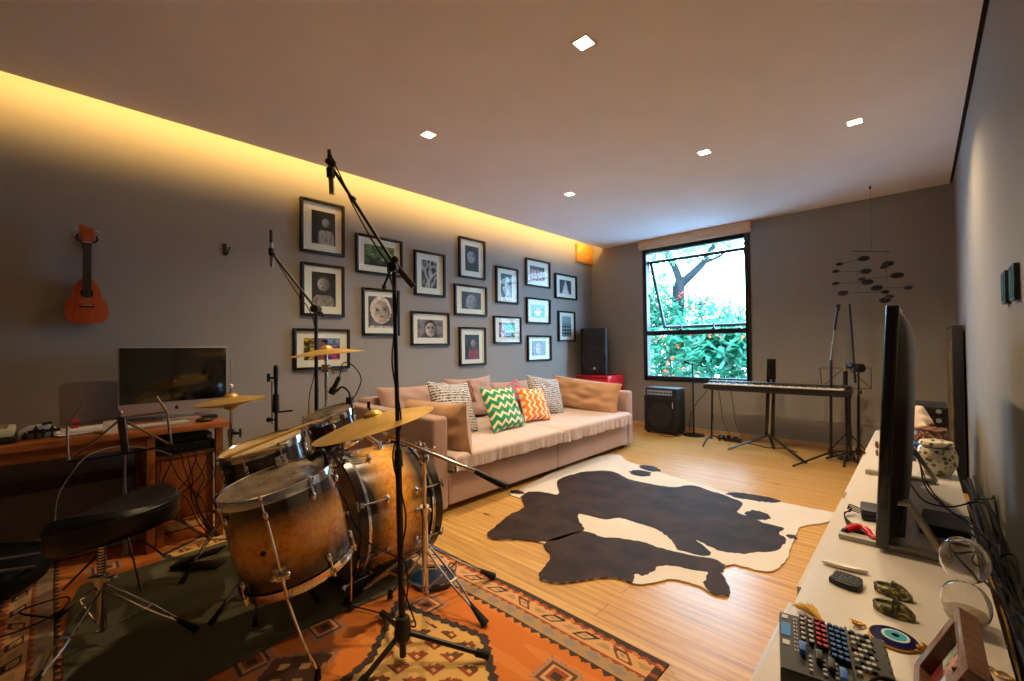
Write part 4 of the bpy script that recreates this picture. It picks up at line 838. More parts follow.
# folding music stand before the desk
ms = thing('folding_music_stand', 'empty folding wire music stand in front of the desk', 'music stand', W(125, 578, z=0.012), 'wire music stands')
D_ = 2.28; M_WIRE = mat('brassy grey wire steel', '#a08f72', .4, .5)
def bars(m, L, r_, d):
    for a, b in L: m.bar(W(*a, d=d), W(*b, d=d), r_, r_*1.6, fwd)
m = MB(); bars(m, [((67, 425), (119, 418)), ((119, 418), (167, 412)), ((67, 425), (68.3, 462)), ((167, 412), (171.5, 445)), ((68.3, 462), (121, 419)), ((121, 419), (171, 445)), ((67, 425), (84.3, 402.6)), ((167, 412), (156.5, 396.5))], .006, D_)
m.build('desk_wires', M_WIRE, ms); m = MB(); bars(m, [((68.3, 462), (124, 454)), ((124, 454), (171.5, 445))], .006, D_-.01); m.build('page_rail', M_BLACK, ms)
MB().bar(W(121, 417, d=D_-.015), W(125.5, 453, d=D_-.015), .006, .040, fwd).build('centre_plate', mat('grey centre plate', '#5d5a55', .45, .5), ms, bevel=.002); MB().ball(W(120.5, 413, d=D_), .014, 10).cyl(W(120.5, 419, d=D_), W(120.5, 410, d=D_), .008, n=8).build('hinge_knob', M_STEEL, ms)
bz = W(125, 578, z=0.012)
MB().cyl(W(124.5, 452, d=D_), W(124.5, 486, d=D_), .007, n=10).cyl(W(124.5, 486, d=D_), bz+Vector((0, 0, .12)), .009, n=10).build('pole', M_STEEL, ms)
m = MB(); tripod(m, bz, .26, .012, .24, .005, (10, 130, 250)); m.build('base', M_BLACK, ms)

# ------------------------------------------------------------------ desk and what stands on it
M_DESK = wood('orange stained pine', '#7c3f16', '#b4672b', .4, (10, 1.3, 10), 3, .3)
DX0, DX1, DY0, DY1, DZ = -3.86, -3.29, -1.5, .80, .735
desk = thing('desk', 'long orange stained wooden desk along the left wall', 'desk', (-3.57, -.3, 0))
MB().box(DX0, DX1, DY0, DY1, DZ-.035, DZ).build('desktop', M_DESK, desk, bevel=.005)
for x, y in ((DX1-.05, .40), (DX1-.05, .745), (DX0+.03, .745), (DX0+.03, .40), (DX1-.05, -1.45), (DX0+.03, -1.45)):
    MB().box(x-.02, x+.02, y-.02, y+.02, 0, DZ-.036).build('leg', M_DESK, desk, bevel=.003)
MB().box(DX1-.06, DX1-.04, -1.43, .38, DZ-.10, DZ-.036).build('apron', M_DESK, desk)
MB().box(DX0+.05, DX0+.08, -1.43, .38, .38, .44).build('stretcher', wood('dark red brown pine', '#3a1c0e', '#5c3018', .5, (10, 1.3, 10)), desk)
cab = thing('cabinet', 'orange wooden drawer cabinet under the right end of the desk', 'cabinet', (-3.56, .57, 0))
cx0, cx1, cy0, cy1 = -3.80, DX1-.075, .43, .72
MB().box(cx0, cx1, cy0, cy1, .16, .54).build('body', M_DESK, cab, bevel=.004)
MB().box(cx1, cx1+.012, cy0+.004, cy1-.004, .17, .535).build('door', wood('reddish pine board', '#8a451a', '#b9682c', .45, (8, 5, 1.4), 3), cab, bevel=.003)
MB().box(cx1-.03, cx1+.02, cy0-.01, cy1+.01, .14, .16).build('rail', M_DESK, cab, bevel=.003); MB().box(cx1-.02, cx1+.02, cy0-.01, cy1+.01, .54, .56).build('rail', M_DESK, cab, bevel=.003)
for x in (cx0+.02, cx1-.02):
    for y in (cy0+.02, cy1-.02): MB().box(x-.018, x+.018, y-.018, y+.018, .0, .16).build('foot', M_DESK, cab)
au = thing('audio_interface', 'black rack audio interface with a row of knobs on the cabinet under the desk', 'audio interface', (-3.5, .575, .56))
MB().box(-3.75, cx1+.0, .425, .725, .562, .622).build('case', M_BLACK, au, bevel=.003)
MB().box(cx1, cx1+.006, .425, .725, .564, .62).build('front_panel', mat('dark grey panel', '#232427', .4, .4), au)
for i in range(8): y = .45+i*.034; MB().cyl((cx1+.005, y, .59), (cx1+.024, y, .59), .0115, .010, 14).build('knob', M_BLKPL, au)
rk = thing('rack_recorder', 'thin black rack unit stacked on the audio interface under the desk', 'audio interface', (-3.5, .575, .623))
MB().box(-3.75, cx1-.03, .43, .72, .6225, .662).build('case', M_BLKPL, rk, bevel=.003); MB().cyl((cx1-.03, .70, .642), (cx1-.01, .70, .642), .012, n=12).build('knob', M_SILV, rk)
for i in range(9):
    y = .44+i*.032; a = random.uniform(-.03, .03)
    o = MB().tube([(cx1+.012, y, .578), (cx1+.06, y+a*.4, .56), (cx1+.07, y+a, .50), (cx1+.05+random.uniform(0, .04), y+a*2.5, .40), (cx1+.05, .56+a*3, .27+random.uniform(-.04, .05)), (cx1+.06+random.uniform(0, .05), .62+a*2, .13), (cx1+.10, .70+a, .02)], .0032, 6, 5).build('patch_cable', M_RUB); recenter(o)
    tag(o, 'black patch cable tangling down from the audio interface', 'cable', 'patch cables of the audio interface')
# all in one computer
pc = thing('desktop_computer', 'large black screened computer with silver chin on the desk', 'computer', (-3.74, .59, DZ))
ya, yb, za, zb, xs = .285, .880, .768, 1.225, -3.705
MB().box(xs-.022, xs, ya, yb, za, zb).build('housing', M_SILV, pc, bevel=.006)
MB().box(xs, xs+.002, ya+.006, yb-.006, za+.088, zb-.006).build('screen', mat('black glossy screen', '#050506', .06, 0, 0, 1, 0, 1), pc)
lg = ell(0, 0, .011, .0125, 0, 20); m = MB()
m.prism([(a-.0+(.003 if abs(b-.001) < .004 and a > .005 else 0)*-1, b) for a, b in lg], (xs+.0005, (ya+yb)/2, za+.045), (0, 1, 0), (0, 0, 1), .0012); m.prism(ell(.003, .0165, .0042, .002, .9, 10), (xs+.0005, (ya+yb)/2, za+.045), (0, 1, 0), (0, 0, 1), .0012); m.build('logo', M_BLACK, pc, smooth=False)
MB().box(xs-.10, xs+.07, .50, .70, DZ+.001, DZ+.008).box(xs-.05, xs-.035, .51, .69, DZ+.008, .95).build('foot_stand', M_SILV, pc, bevel=.003)
kb = thing('computer_keyboard', 'slim white computer keyboard on the desk in front of the large screen', 'keyboard', (-3.42, .46, DZ))
MB().box(-3.47, -3.37, .30, .60, DZ+.002, DZ+.014).build('base', M_SILV, kb, bevel=.002)
for r_ in range(5): 
    m = MB()
    for k in range(14): m.box(-3.465+r_*.019, -3.449+r_*.019, .305+k*.0208, .3225+k*.0208, DZ+.014, DZ+.019)
    m.build('key_row', M_WHITE, kb, smooth=False)
o = MB().ball((-3.40, .68, DZ+.012), (.052, .03, .016), 16).build('computer_mouse', M_BLKPL); recenter(o); tag(o, 'small black puck shaped mouse at the right end of the desk', 'mouse')
o = MB().box(-3.60, -3.52, .70, .78, DZ+.001, DZ+.022).build('hard_disk', M_BLACK, bevel=.004); recenter(o); tag(o, 'flat black box at the right back corner of the desk', 'hard disk')
o = MB().box(-3.345, -3.337, .195, .255, DZ+.001, DZ+.072).build('note_card', mat('white paper', '#d8d3c8', .8), smooth=False); recenter(o); tag(o, 'white upright card standing behind the wire music stand plate', 'card')
o = MB().box(-3.60, -3.565, .075, .105, DZ+.001, DZ+.075).build('small_box', mat('red paper box', '#b01822', .5), bevel=.002); recenter(o); tag(o, 'small red upright box on the desk left of the computer', 'box')
for k, (x, y, an, lb) in enumerate(((-3.55, .14, .2, 'topmost of the white paper sheets on the desk'), (-3.52, .12, -.1, 'white paper sheet in the middle of the small pile on the desk'), (-3.50, .10, .35, 'lowest white paper sheet of the small pile on the desk'))):
    o = MB().obox((x, y, DZ+.020-k*.006), (.15, .21, .002), (math.cos(an), math.sin(an), 0)).build('paper_sheet', mat('white paper', '#d8d3c8', .8), smooth=False); recenter(o); tag(o, lb, 'paper', 'papers on the desk')
o = MB().obox((-3.5, .12, DZ+.003), (.16, .22, .005), (1, .1, 0)).build('notebook', mat('grey notebook cover', '#6a6259', .7), bevel=.001); recenter(o); tag(o, 'thin grey notebook under the white papers on the desk', 'notebook')
for k in range(5):
    y = .165+k*.008; o = MB().cyl((-3.44, y, DZ+.006), (-3.36+k*.004, y+.03, DZ+.010+k*.006), .0045, n=6).build('wooden_pencil', M_HICK, smooth=False); recenter(o); tag(o, 'short yellow wooden pencil lying beside the white card', 'pencil', 'pencils on the desk')
cy_ = W(45, 434, z=DZ)
cr = thing('desk_gadget', 'small black and white gadget with knobs on the left part of the desk', 'gadget', (-3.5, -.06, DZ))
MB().prism([(-.07, 0), (-.065, .035), (-.03, .062), (.04, .066), (.075, .04), (.08, 0)], (-3.56, -.06, DZ+.002), (0, 1, 0), (0, 0, 1), .07).build('shell', mat('matt white plastic', '#c9c6c2', .5), cr, bevel=.004)
for y, z in ((-.10, .02), (-.06, .05), (-.035, .03), (.0, .045)): MB().cyl((-3.48, y, DZ+z), (-3.43, y, DZ+z), .011, n=10).cyl((-3.455, y, DZ+.002), (-3.455, y, DZ+z+.02), .005, n=8).build('knob', M_BLKPL, cr)
MB().box(-3.48, -3.46, -.09, .03, DZ+.03, DZ+.045).cyl((-3.47, -.04, DZ+.075), (-3.47, .0, DZ+.08), .008, n=8).build('bracket', M_BLKPL, cr)
dp = thing('drum_machine', 'cream topped dark machine with buttons at the left edge of the desk', 'drum machine', (-3.5, -.28, DZ))
MB().box(-3.62, -3.36, -.46, -.125, DZ+.002, DZ+.035).build('base', M_BLKPL, dp, bevel=.012); MB().box(-3.61, -3.375, -.45, -.135, DZ+.035, DZ+.075).build('top_case', mat('cream plastic', '#c9c29c', .5), dp, bevel=.012)
m = MB()
for i in range(12):
    for j in range(4): m.box(-3.59+j*.05, -3.56+j*.05, -.43+i*.023, -.412+i*.023, DZ+.075, DZ+.079)
m.build('button_grid', mat('grey rubber buttons', '#8f8a70', .6), dp, smooth=False)
# cable arc, bag and looped floor cable around the desk
o = MB().tube([W(54, 545, x=-3.02), W(57, 500, x=-3.05), W(72, 473, x=-3.1), W(89, 455, x=-3.15), W(118, 447, x=-3.2), W(150, 449, x=-3.24), W(172, 455, x=-3.28)], .0035, 6, 8).build('desk_cable', mat('grey rubber cable', '#5c564e', .6)); recenter(o); tag(o, 'thin grey cable arching under the desk behind the music stand', 'cable')
bg_ = thing('gear_bag', 'black soft gear bag slumped on the floor at the left edge', 'bag', (-3.35, -.22, .01))
def bagf(u, v):
    a = 2*PI*u; b = PI*v; n_ = noise.noise(Vector((math.cos(a)*1.3, math.sin(a)*1.3, b)))*.05
    return Vector((-3.38+(.28+n_)*math.sin(b)*math.cos(a)*1.0, -.25+(.27+n_)*math.sin(b)*math.sin(a), .10+.105*(-math.cos(b))*(1 if b < PI/2 else 1.2)+n_*.4*math.sin(b)))
M_BAG = mat('black nylon', '#060607', .75, 0, .1, 40, .3, spec=.2)
MB().grid(bagf, 36, 18).build('bag_body', M_BAG, bg_)
MB().tube([(-3.15, -.40, .15), (-3.02, -.36, .22), (-2.98, -.22, .24), (-3.05, -.1, .2), (-3.18, -.06, .15)], .008, 6, 6).build('handle', mat('grey webbing', '#37332e', .7), bg_); MB().tube([(-3.4, -.45, .2), (-3.18, -.42, .27), (-3.05, -.2, .27), (-3.2, -.02, .2)], .007, 6, 6).build('strap', mat('grey webbing', '#37332e', .7), bg_)
o = MB().tube([(-2.95, -.35, .02), (-2.8, -.15, .02), (-2.85, .02, .025), (-3.0, .05, .025), (-2.98, -.1, .03), (-2.8, .0, .03)], .004, 6, 6).build('floor_cable', M_RUB); recenter(o); tag(o, 'black cable lying in loops beside the gear bag', 'cable', 'black audio cables')

# ------------------------------------------------------------------ ukulele and hooks
uk = thing('ukulele', 'small red brown ukulele hanging on the left wall', 'ukulele', (-3.80, .145, 1.35))
UX = -3.855; uy = .147
M_UK = wood('red mahogany', '#9a3a16', '#c2542a', .35, (5, 5, 1.2), 5, .4)
def ukw(z):   # half width at height
    t = (z-1.372)/.30; t = max(0, min(1, t))
    return .001+.105*math.sqrt(max(0, math.sin(PI*min(1, t/.98)**.62)))*(1-.16*math.exp(-((t-.60)/.10)**2))*(1.02-.26*t)
P = [(ukw(1.372+.30*i/28), 1.372+.30*i/28) for i in range(29)]
poly = [(a, z) for a, z in P]+[(-a, z) for a, z in reversed(P)]
MB().prism(poly, (UX, uy, 0), (0, 1, 0), (0, 0, 1), .058).build('body', M_UK, uk, bevel=.004)
MB().box(UX+.035, UX+.062, uy-.019, uy+.019, 1.66, 1.885).build('neck', M_UK, uk, bevel=.003)
MB().box(UX+.062, UX+.067, uy-.020, uy+.020, 1.585, 1.885).build('fretboard', mat('dark rosewood', '#1c110c', .4), uk)
MB().prism([(-.024, 1.885), (.024, 1.885), (.036, 1.93), (.030, 1.985), (.008, 1.978), (-.010, 1.99), (-.034, 1.995), (-.036, 1.93)], (UX+.045, uy, 0), (0, 1, 0), (0, 0, 1), .014).build('headstock', M_UK, uk, bevel=.002)
MB().cyl((UX+.0575, uy, 1.567), (UX+.0588, uy, 1.567), .030, n=28).build('sound_hole', M_BLACK, uk); MB().box(UX+.058, UX+.066, uy-.034, uy+.034, 1.478, 1.490).build('bridge', mat('dark rosewood', '#1c110c', .4), uk); MB().box(UX+.066, UX+.068, uy-.026, uy+.026, 1.487, 1.489).box(UX+.06, UX+.070, uy-.02, uy+.02, 1.884, 1.888).build('saddle', M_WHITE, uk)
for k in range(4): MB().cyl((UX+.069, uy-.0135+k*.009, 1.488), (UX+.069, uy-.0135+k*.009, 1.93), .0006, n=5).build('string', M_STEEL, uk)
for s_ in (-1, 1):
    for z in (1.925, 1.965): MB().cyl((UX+.052, uy+s_*.034, z), (UX+.052, uy+s_*.05, z), .0028, n=8).ball((UX+.052, uy+s_*.053, z), (.008, .005, .006), 8).build('tuning_peg', M_SILV, uk)
hk = thing('instrument_hook', 'black fork hook holding the ukulele headstock', 'hook', (XL+.01, uy, 1.90), 'black wall hooks')
MB().box(XL+.001, XL+.012, uy-.02, uy+.02, 1.86, 1.94).build('plate', M_BLACK, hk)
MB().tube([(XL+.01, uy, 1.905), (UX+.03, uy, 1.89)], .005, 6, 2).tube([(UX+.075, uy-.042, 1.93), (UX+.06, uy-.046, 1.905), (UX+.03, uy-.02, 1.892), (UX+.03, uy+.02, 1.892), (UX+.06, uy+.046, 1.905), (UX+.075, uy+.042, 1.93)], .006, 8, 5).build('fork', M_BLACK, hk)
hy = W(225, 250, x=XL+.01)
hk = thing('instrument_hook', 'empty black wall hook left of the picture wall', 'hook', (XL+.01, hy.y, hy.z), 'black wall hooks')
MB().box(XL+.001, XL+.012, hy.y-.012, hy.y+.012, hy.z-.04, hy.z+.05).build('plate', M_BLACK, hk, bevel=.002); MB().tube([(XL+.01, hy.y, hy.z-.03), (XL+.06, hy.y, hy.z-.04), (XL+.09, hy.y, hy.z-.03), (XL+.10, hy.y+.01, hy.z+.01)], .006, 8, 5).build('arm', M_BLACK, hk)

# ------------------------------------------------------------------ far corner: loudspeaker on a red case, bass amplifier, microphone
rc_ = thing('red_case', 'glossy red case in the far left corner behind the sofa', 'case', (-3.58, 5.72, 0))
RB = (-3.86, -3.29, 5.50, 5.98)
MB().box(RB[0], RB[1], RB[2], RB[3], .02, .76).build('case_body', mat('glossy red plastic', '#e0102a', .25, 0, .03, 4, 0, .5), rc_, bevel=.02, seg=3)
MB().box(RB[0]+.02, RB[1]-.02, RB[2]-.006, RB[2]+.001, .72, .735).build('lid_seam', mat('dark red', '#5c0710', .5), rc_)
for x in (-3.8, -3.35): 
    for y in (5.55, 5.93): MB().cyl((x, y, 0), (x, y, .021), .02, n=12).build('foot', M_RUB, rc_)
ls = thing('loudspeaker', 'black stage loudspeaker with round grille on the red case', 'speaker', (-3.655, 5.72, .762))
lx0, lx1, ly, lz = -3.835, -3.44, 5.52, .762
lp = [(lx0+.03, ly+.34), (lx0, ly+.03), (lx0+.03, ly), (lx1-.03, ly), (lx1, ly+.03), (lx1-.03, ly+.34)]
cx_ = (lx0+lx1)/2
SPM = Matrix.Translation((cx_, ly+.17, 0)) @ Matrix.Rotation(math.radians(33), 4, 'Z') @ Matrix.Translation((-cx_, -ly-.17, 0))
MB().prism([(a, b) for a, b in lp], (0, 0, lz+.001), (1, 0, 0), (0, 1, 0), .70).xf(SPM).build('cabinet', mat('textured black polypropylene', '#0c0c0e', .6, 0, .1, 60, .4), ls, bevel=.025, seg=3)
cx_ = (lx0+lx1)/2
MB().lathe([(.0001, 0), (.10, .004), (.160, 0), (.164, .012), (.178, .012), (.182, 0)], (cx_, ly-.002, lz+.245), (0, -1, 0), 40).xf(SPM).build('woofer_grille', mat('black grille steel', '#232327', .45, .4, .2, 300, .6), ls)
MB().prism([(-.15, 0), (.15, 0), (.12, .14), (-.12, .14)], (cx_, ly-.003, lz+.49), (1, 0, 0), (0, 0, 1), .006).xf(SPM).build('horn', M_BLACK, ls, bevel=.002); MB().lathe([(.0001, .008), (.018, .005), (.02, 0)], (cx_, ly-.006, lz+.10), (0, -1, 0), 16).xf(SPM).build('badge', mat('silver badge', '#e6e6e8', .25, .5), ls)
o = MB().tube([(lx0+.02, ly+.2, lz+.02), (lx0-.0+.03, ly-.03, lz+.0), (lx0+.06, ly-.09, lz-.05), (lx0+.05, ly-.10, lz-.4), (lx0+.08, ly-.12, .02)], .004, 6, 6).build('speaker_cable', mat('grey rubber cable', '#5c564e', .6)); recenter(o); tag(o, 'grey cable hanging from the loudspeaker down past the red case', 'cable')
def amp_box(name, label, x0, x1, y0, y1, z0, z1):
    r = thing(name, label, 'amplifier', ((x0+x1)/2, (y0+y1)/2, z0)); MB().box(x0, x1, y0, y1, z0+.001, z1).build('case', mat('dark blue black tolex', '#101418', .5, 0, .15, 90, .4), r, bevel=.012, seg=3); return r
ax0, ax1, ay0, ay1 = -2.79, -2.335, 5.60, 5.88
cabn = amp_box('bass_cabinet', 'black bass speaker cabinet on the floor below the window corner', ax0, ax1, ay0, ay1, .03, .505)
MB().box(ax0+.03, ax1-.03, ay0-.006, ay0+.004, .06, .475).build('grille_cloth', mat('black grille cloth', '#0b0b0d', .85, 0, .3, 400, .5), cabn); MB().lathe([(.0001, .002), (.09, .006), (.15, .002), (.155, .009), (.168, .009), (.17, 0)], ((ax0+ax1)/2, ay0-.006, .26), (0, -1, 0), 36).build('speaker_cone', mat('black cone paper', '#151518', .6), cabn)
MB().box(ax1-.055, ax1-.043, ay0-.010, ay0-.004, .36, .44).build('badge', mat('silver badge', '#e6e6e8', .25, .5), cabn)
for x in (ax0+.04, ax1-.04):
    for y in (ay0+.04, ay1-.04): MB().cyl((x, y, 0), (x, y, .031), .018, n=10).build('foot', M_RUB, cabn)
hd2 = amp_box('amplifier_head', 'black bass amplifier head with bright knob strip on the bass cabinet', ax0+.02, ax1, ay0+.01, ay1, .506, .62)
MB().box(ax0+.05, ax1-.06, ay0+.002, ay0+.012, .525, .59).build('control_panel', mat('silver control panel', '#a9adb3', .3, .6), hd2)
for i in range(9): MB().cyl((ax0+.075+i*.038, ay0+.004, .557), (ax0+.075+i*.038, ay0-.012, .557), .011, n=12).build('knob', M_BLKPL, hd2)
mb_ = W(694, 434, z=.02); ms3 = thing('straight_microphone_stand', 'black round base stand with microphone before the window', 'microphone stand', (mb_.x, mb_.y, 0), 'microphone stands')
mt3 = W(692.5, 364, y=mb_.y)
MB().lathe([(.0001, .028), (.03, .028), (.05, .02), (.128, .014), (.13, .0), (.0001, 0)], (mb_.x, mb_.y, .001), (0, 0, 1), 32).build('base', M_BLACK, ms3); MB().cyl((mb_.x, mb_.y, .02), (mt3.x, mt3.y, mt3.z), .010, n=12).build('pole', M_BLACK, ms3)
MB().cyl(mt3, W(709, 367, y=mb_.y), .006, n=8).cyl(mt3, mt3-_r*.02, .011, n=10).build('clip_arm', M_BLACK, ms3)
vm = thing('vocal_microphone', 'black vocal microphone pointing left on the stand before the window', 'microphone', W(688, 363, y=mb_.y)); dmic(vm, W(690.5, 364, y=mb_.y), W(684, 361.5, y=mb_.y)-W(690.5, 364, y=mb_.y))
o = MB().tube([W(709, 367, y=mb_.y), W(712, 376, y=mb_.y), W(706, 392, y=mb_.y+.02), W(697, 402, y=mb_.y+.03), W(690, 418, y=mb_.y+.04), (mb_.x-.1, mb_.y+.1, .01), (-2.3, 5.7, .008), (-2.36, 5.52, .008), (-2.55, 5.5, .008)], .004, 6, 6).build('microphone_cable', M_RUB); recenter(o); tag(o, 'black cable from the window microphone to the bass cabinet', 'cable', 'black audio cables')

# ------------------------------------------------------------------ stage piano on tripod-legged stand
pn = thing('stage_piano', 'slim black stage piano with full keyboard below the window', 'piano', (-1.26, 5.42, .70))
Pz = W(706, 389, y=5.35).z
pa0 = W(703.5, 390, z=.715); px0, px1, py0, py1 = -1.895, -.505, 5.32, 5.60
MB().box(px0, px1, py0, py1, .672, .730).build('body', mat('satin black case', '#111418', .3), pn, bevel=.012, seg=3)
MB().box(px0+.01, px1-.01, py0+.15, py1-.005, .730, .762).build('control_housing', mat('satin black case', '#111418', .3), pn, bevel=.010, seg=3)
MB().box(px0+.05, px1-.05, py0-.004, py0+.148, .728, .741).build('key_bed', M_WHITE, pn, bevel=.001)
M_KEYB = mat('black piano key', '#08080a', .3)
kw = (px1-px0-.10)/52
pat = [1, 0, 1, 1, 0, 1, 1]
for k in range(51):
    if pat[(k+0) % 7]: pass
    if [0, 1, 3, 4, 5][0] is None: pass
    if (k % 7) in (0, 2, 3, 5, 6):
        x = px0+.05+kw*(k+1); MB().box(x-kw*.28, x+kw*.28, py0+.055, py0+.146, .741, .751).build('black_key', M_KEYB, pn, smooth=False)
m = MB()
for k in range(1, 52): x = px0+.05+kw*k; m.box(x-.0007, x+.0007, py0-.0045, py0+.055, .7405, .7416)
m.build('key_gap', mat('key shadow gap', '#3a352f', .8), pn, smooth=False)
m = MB()
for k in range(16): m.cyl((px0+.10+k*.035, py1-.08, .762), (px0+.10+k*.035, py1-.08, .768), .010, n=8)
m.build('button_row', mat('light control buttons', '#c8d4da', .4), pn)
sd = thing('piano_stand', 'black metal stand with thin legs under the stage piano', 'stand', (-1.28, 5.45, 0))
for x in (px0+.06, px1-.02):
    tp_ = Vector((x, 5.46, .668)); MB().cyl(tp_, (x-.02 if x < -1.5 else x, 5.46, .06), .0115, n=10).cyl((x-.008, 5.46, .30), (x-.008, 5.46, .36), .015, n=10).build('leg', M_BLACK, sd)
    for e in ((-.02, -.26), (.02, .20)): l_ = MB().tube([(x-.01, 5.46, .10), (x-.01+e[0], 5.46+e[1]*.5, .07), (x-.01+e[0], 5.46+e[1], .012)], .010, 8, 4).build('foot', M_BLACK, sd)
MB().box(px0+.03, px1+.0, 5.44, 5.48, .650, .670).build('top_rail', M_BLACK, sd)
# black folding column (laptop stand / guitar stand) standing behind the piano
cp = thing('column_stand', 'tall black flat column on three spread legs behind the piano', 'stand', (-1.24, 5.66, 0))
ctop = W(771.5, 359, y=5.66); cbx = W(769, 433, y=5.60).x
MB().bar((cbx-.038, 5.66, .14), (ctop.x-.026, 5.66, ctop.z), .028, .034, (0, 1, 0)).bar((cbx+.022, 5.66, .14), (ctop.x+.026, 5.66, ctop.z), .028, .034, (0, 1, 0)).box(ctop.x-.04, ctop.x+.04, 5.645, 5.675, .79, ctop.z).build('column', mat('gloss black metal', '#14120d', .25, .3), cp, bevel=.003)
MB().bar((cbx-.012, 5.648, .17), (ctop.x-.004, 5.648, .62), .006, .010, (0, 1, 0)).build('inner_rail', M_SILV, cp)
for f in (W(728, 449, z=.012), W(774, 449, z=.012), W(806, 463, z=.012)): MB().bar((cbx-.01, 5.65, .15), f, .014, .028, (0, 0, 1)).build('leg', M_BLACK, cp, bevel=.003)
ps = thing('power_strip', 'black power strip with plugs on the floor behind the piano', 'power strip', (-1.6, 5.72, 0))
MB().obox((-1.70, 5.73, .022), (.20, .055, .04), (1, -.1, 0)).build('strip', M_BLKPL, ps, bevel=.006); MB().obox((-1.66, 5.73, .052), (.05, .04, .03), (1, -.1, 0)).cyl((-1.74, 5.73, .04), (-1.74, 5.73, .075), .02, n=12).build('plug', M_BLKPL, ps, bevel=.004)
o = MB().obox((-1.93, 5.78, .025), (.07, .05, .045), (1, .3, 0)).build('charger', M_WHITE, bevel=.008); recenter(o); tag(o, 'small white charger plug on the floor left of the power strip', 'charger')
o = MB().ball((-1.84, 5.78, .032), (.05, .04, .03), 12).build('adapter', M_BLKPL); recenter(o); tag(o, 'small round black adapter between the white charger and the power strip', 'adapter')
for k, (x, lb) in enumerate(((-1.80, 'thin black cable hanging from the piano, left one of two'), (-1.66, 'thin black cable hanging from the piano, right one of two'))):
    o = MB().tube([(x, 5.56, .672), (x+.01, 5.60, .5), (x+.03, 5.63, .25), (x+.08, 5.68, .10), (x+.05, 5.71, .045)], .0035, 6, 6).build('piano_cable', M_RUB); recenter(o); tag(o, lb, 'cable')
o = MB().tube([(-1.55, 5.73, .01), (-1.45, 5.70, .008), (-1.3, 5.62, .008), (-1.15, 5.70, .008), (-1.0, 5.6, .008)], .005, 6, 6).build('floor_cable', M_RUB); recenter(o); tag(o, 'black cable on the floorboards between power strip and column legs', 'cable', 'black audio cables')

# ------------------------------------------------------------------ stands in the far right
M_DKCH = mat('bare steel tube', '#b0a8a0', .25, .9)
sa = thing('boom_microphone_stand', 'slim black stand with bare steel upper tube right of the piano', 'microphone stand', (-.70, 5.52, 0), 'microphone stands')
q0 = W(831, 458, z=.03); yy = q0.y; q1 = W(831, 360, y=yy); q2 = W(834.5, 330, y=yy); q3 = W(838, 306, y=yy)
MB().cyl(q0, q1, .0125, n=12).build('lower_pole', M_BLACK, sa); MB().cyl(q1, q2, .008, n=10).build('upper_pole', M_DKCH, sa); MB().cyl(q2, q3, .011, n=10).build('grip', M_BLACK, sa); MB().ball(q3, .022, 12).cyl(q3, q3-Vector((0, 0, .05)), .016, n=10).build('clip', M_BLKPL, sa)
MB().cyl((q0.x, q0.y, .06), (q0.x, q0.y, .12), .022, n=12).build('leg_hub', M_BLKPL, sa)
for f in (W(793, 466, z=.014), W(868, 467, z=.014), W(856, 449, z=.014)): MB().cyl((q0.x, q0.y, .09), inroom(f), .010, n=8).build('leg', M_BLACK, sa)
sb_ = thing('boom_microphone_stand', 'black stand with steep boom and round clamp nearest the television', 'microphone stand', (-.46, 5.42, 0), 'microphone stands')
e0 = W(858.5, 457, z=.03); ye = e0.y; e1 = W(858.5, 368, y=ye)
MB().cyl(e0, W(858.5, 396, y=ye), .0135, n=12).build('lower_pole', M_BLACK, sb_); MB().cyl(W(858.5, 396, y=ye), e1, .009, n=10).build('upper_pole', M_BLACK, sb_)
MB().cyl(W(855.5, 383, y=ye-.03), W(849.5, 304, y=ye-.03), .010, n=10).build('boom_arm', M_BLACK, sb_); MB().cyl(e1-fwd*.04, e1+fwd*.02, .045, n=18).cyl(W(852, 366, y=ye)-fwd*.03, W(852, 366, y=ye)+fwd*.03, .03, n=14).cyl(W(858, 392, y=ye), W(862, 392, y=ye), .02, n=10).build('boom_clamp', M_BLKPL, sb_)
m = MB(); MB().cyl((e0.x, e0.y, .05), (e0.x, e0.y, .12), .024, n=12).build('leg_hub', M_BLKPL, sb_)
for f in (W(826, 458, z=.014), W(858, 472, z=.014), W(872, 448, z=.014)): MB().cyl((e0.x, e0.y, .09), inroom(f), .010, n=8).build('leg', M_BLACK, sb_)
fm_ = thing('folding_music_stand', 'black folding wire music stand at the right end of the piano', 'music stand', (-.56, 5.75, 0), 'wire music stands')
ym = 5.66
def wv(a): return W(*a, y=ym)
m = MB()
for a, b in (((820, 368), (871, 368)), ((820, 368), (822, 387)), ((871, 368), (871.5, 389)), ((822, 387), (843, 369)), ((849, 369), (871, 388)), ((822, 387), (871.5, 389))): m.bar(wv(a), wv(b), .007, .007, (0, 1, 0))
m.build('desk_wires', M_BLACK, fm_); k0 = wv((847, 388)); MB().cyl(k0, (k0.x, k0.y, .12), .009, n=10).cyl((k0.x, k0.y, .35), (k0.x, k0.y, .40), .014, n=10).cyl(wv((846, 370)), k0, .008, n=8).build('pole', M_BLACK, fm_)
m = MB(); tripod(m, (k0.x, k0.y, 0), .26, .012, .22, .006, (30, 150, 270), .008); m.build('base', M_BLACK, fm_)
cm = thing('condenser_microphone', 'short black microphone with gold ring before the black music stand', 'microphone', W(845.5, 380, y=5.60))
MB().cyl(W(845.3, 385, y=5.60), W(845.3, 371, y=5.60), .021, n=16).build('microphone_body', M_BLACK, cm); MB().cyl(W(845.3, 386.5, y=5.60), W(845.3, 385, y=5.60), .022, n=16).cyl(W(845.3, 371, y=5.60), W(845.3, 369, y=5.60), .02, n=16).build('gold_ring', mat('dull gold ring', '#b8924a', .35, .8), cm); MB().cyl(W(845.3, 369, y=5.60), W(845.3, 364, y=5.60), .012, .016, 14).build('microphone_grille', M_STEEL, cm)
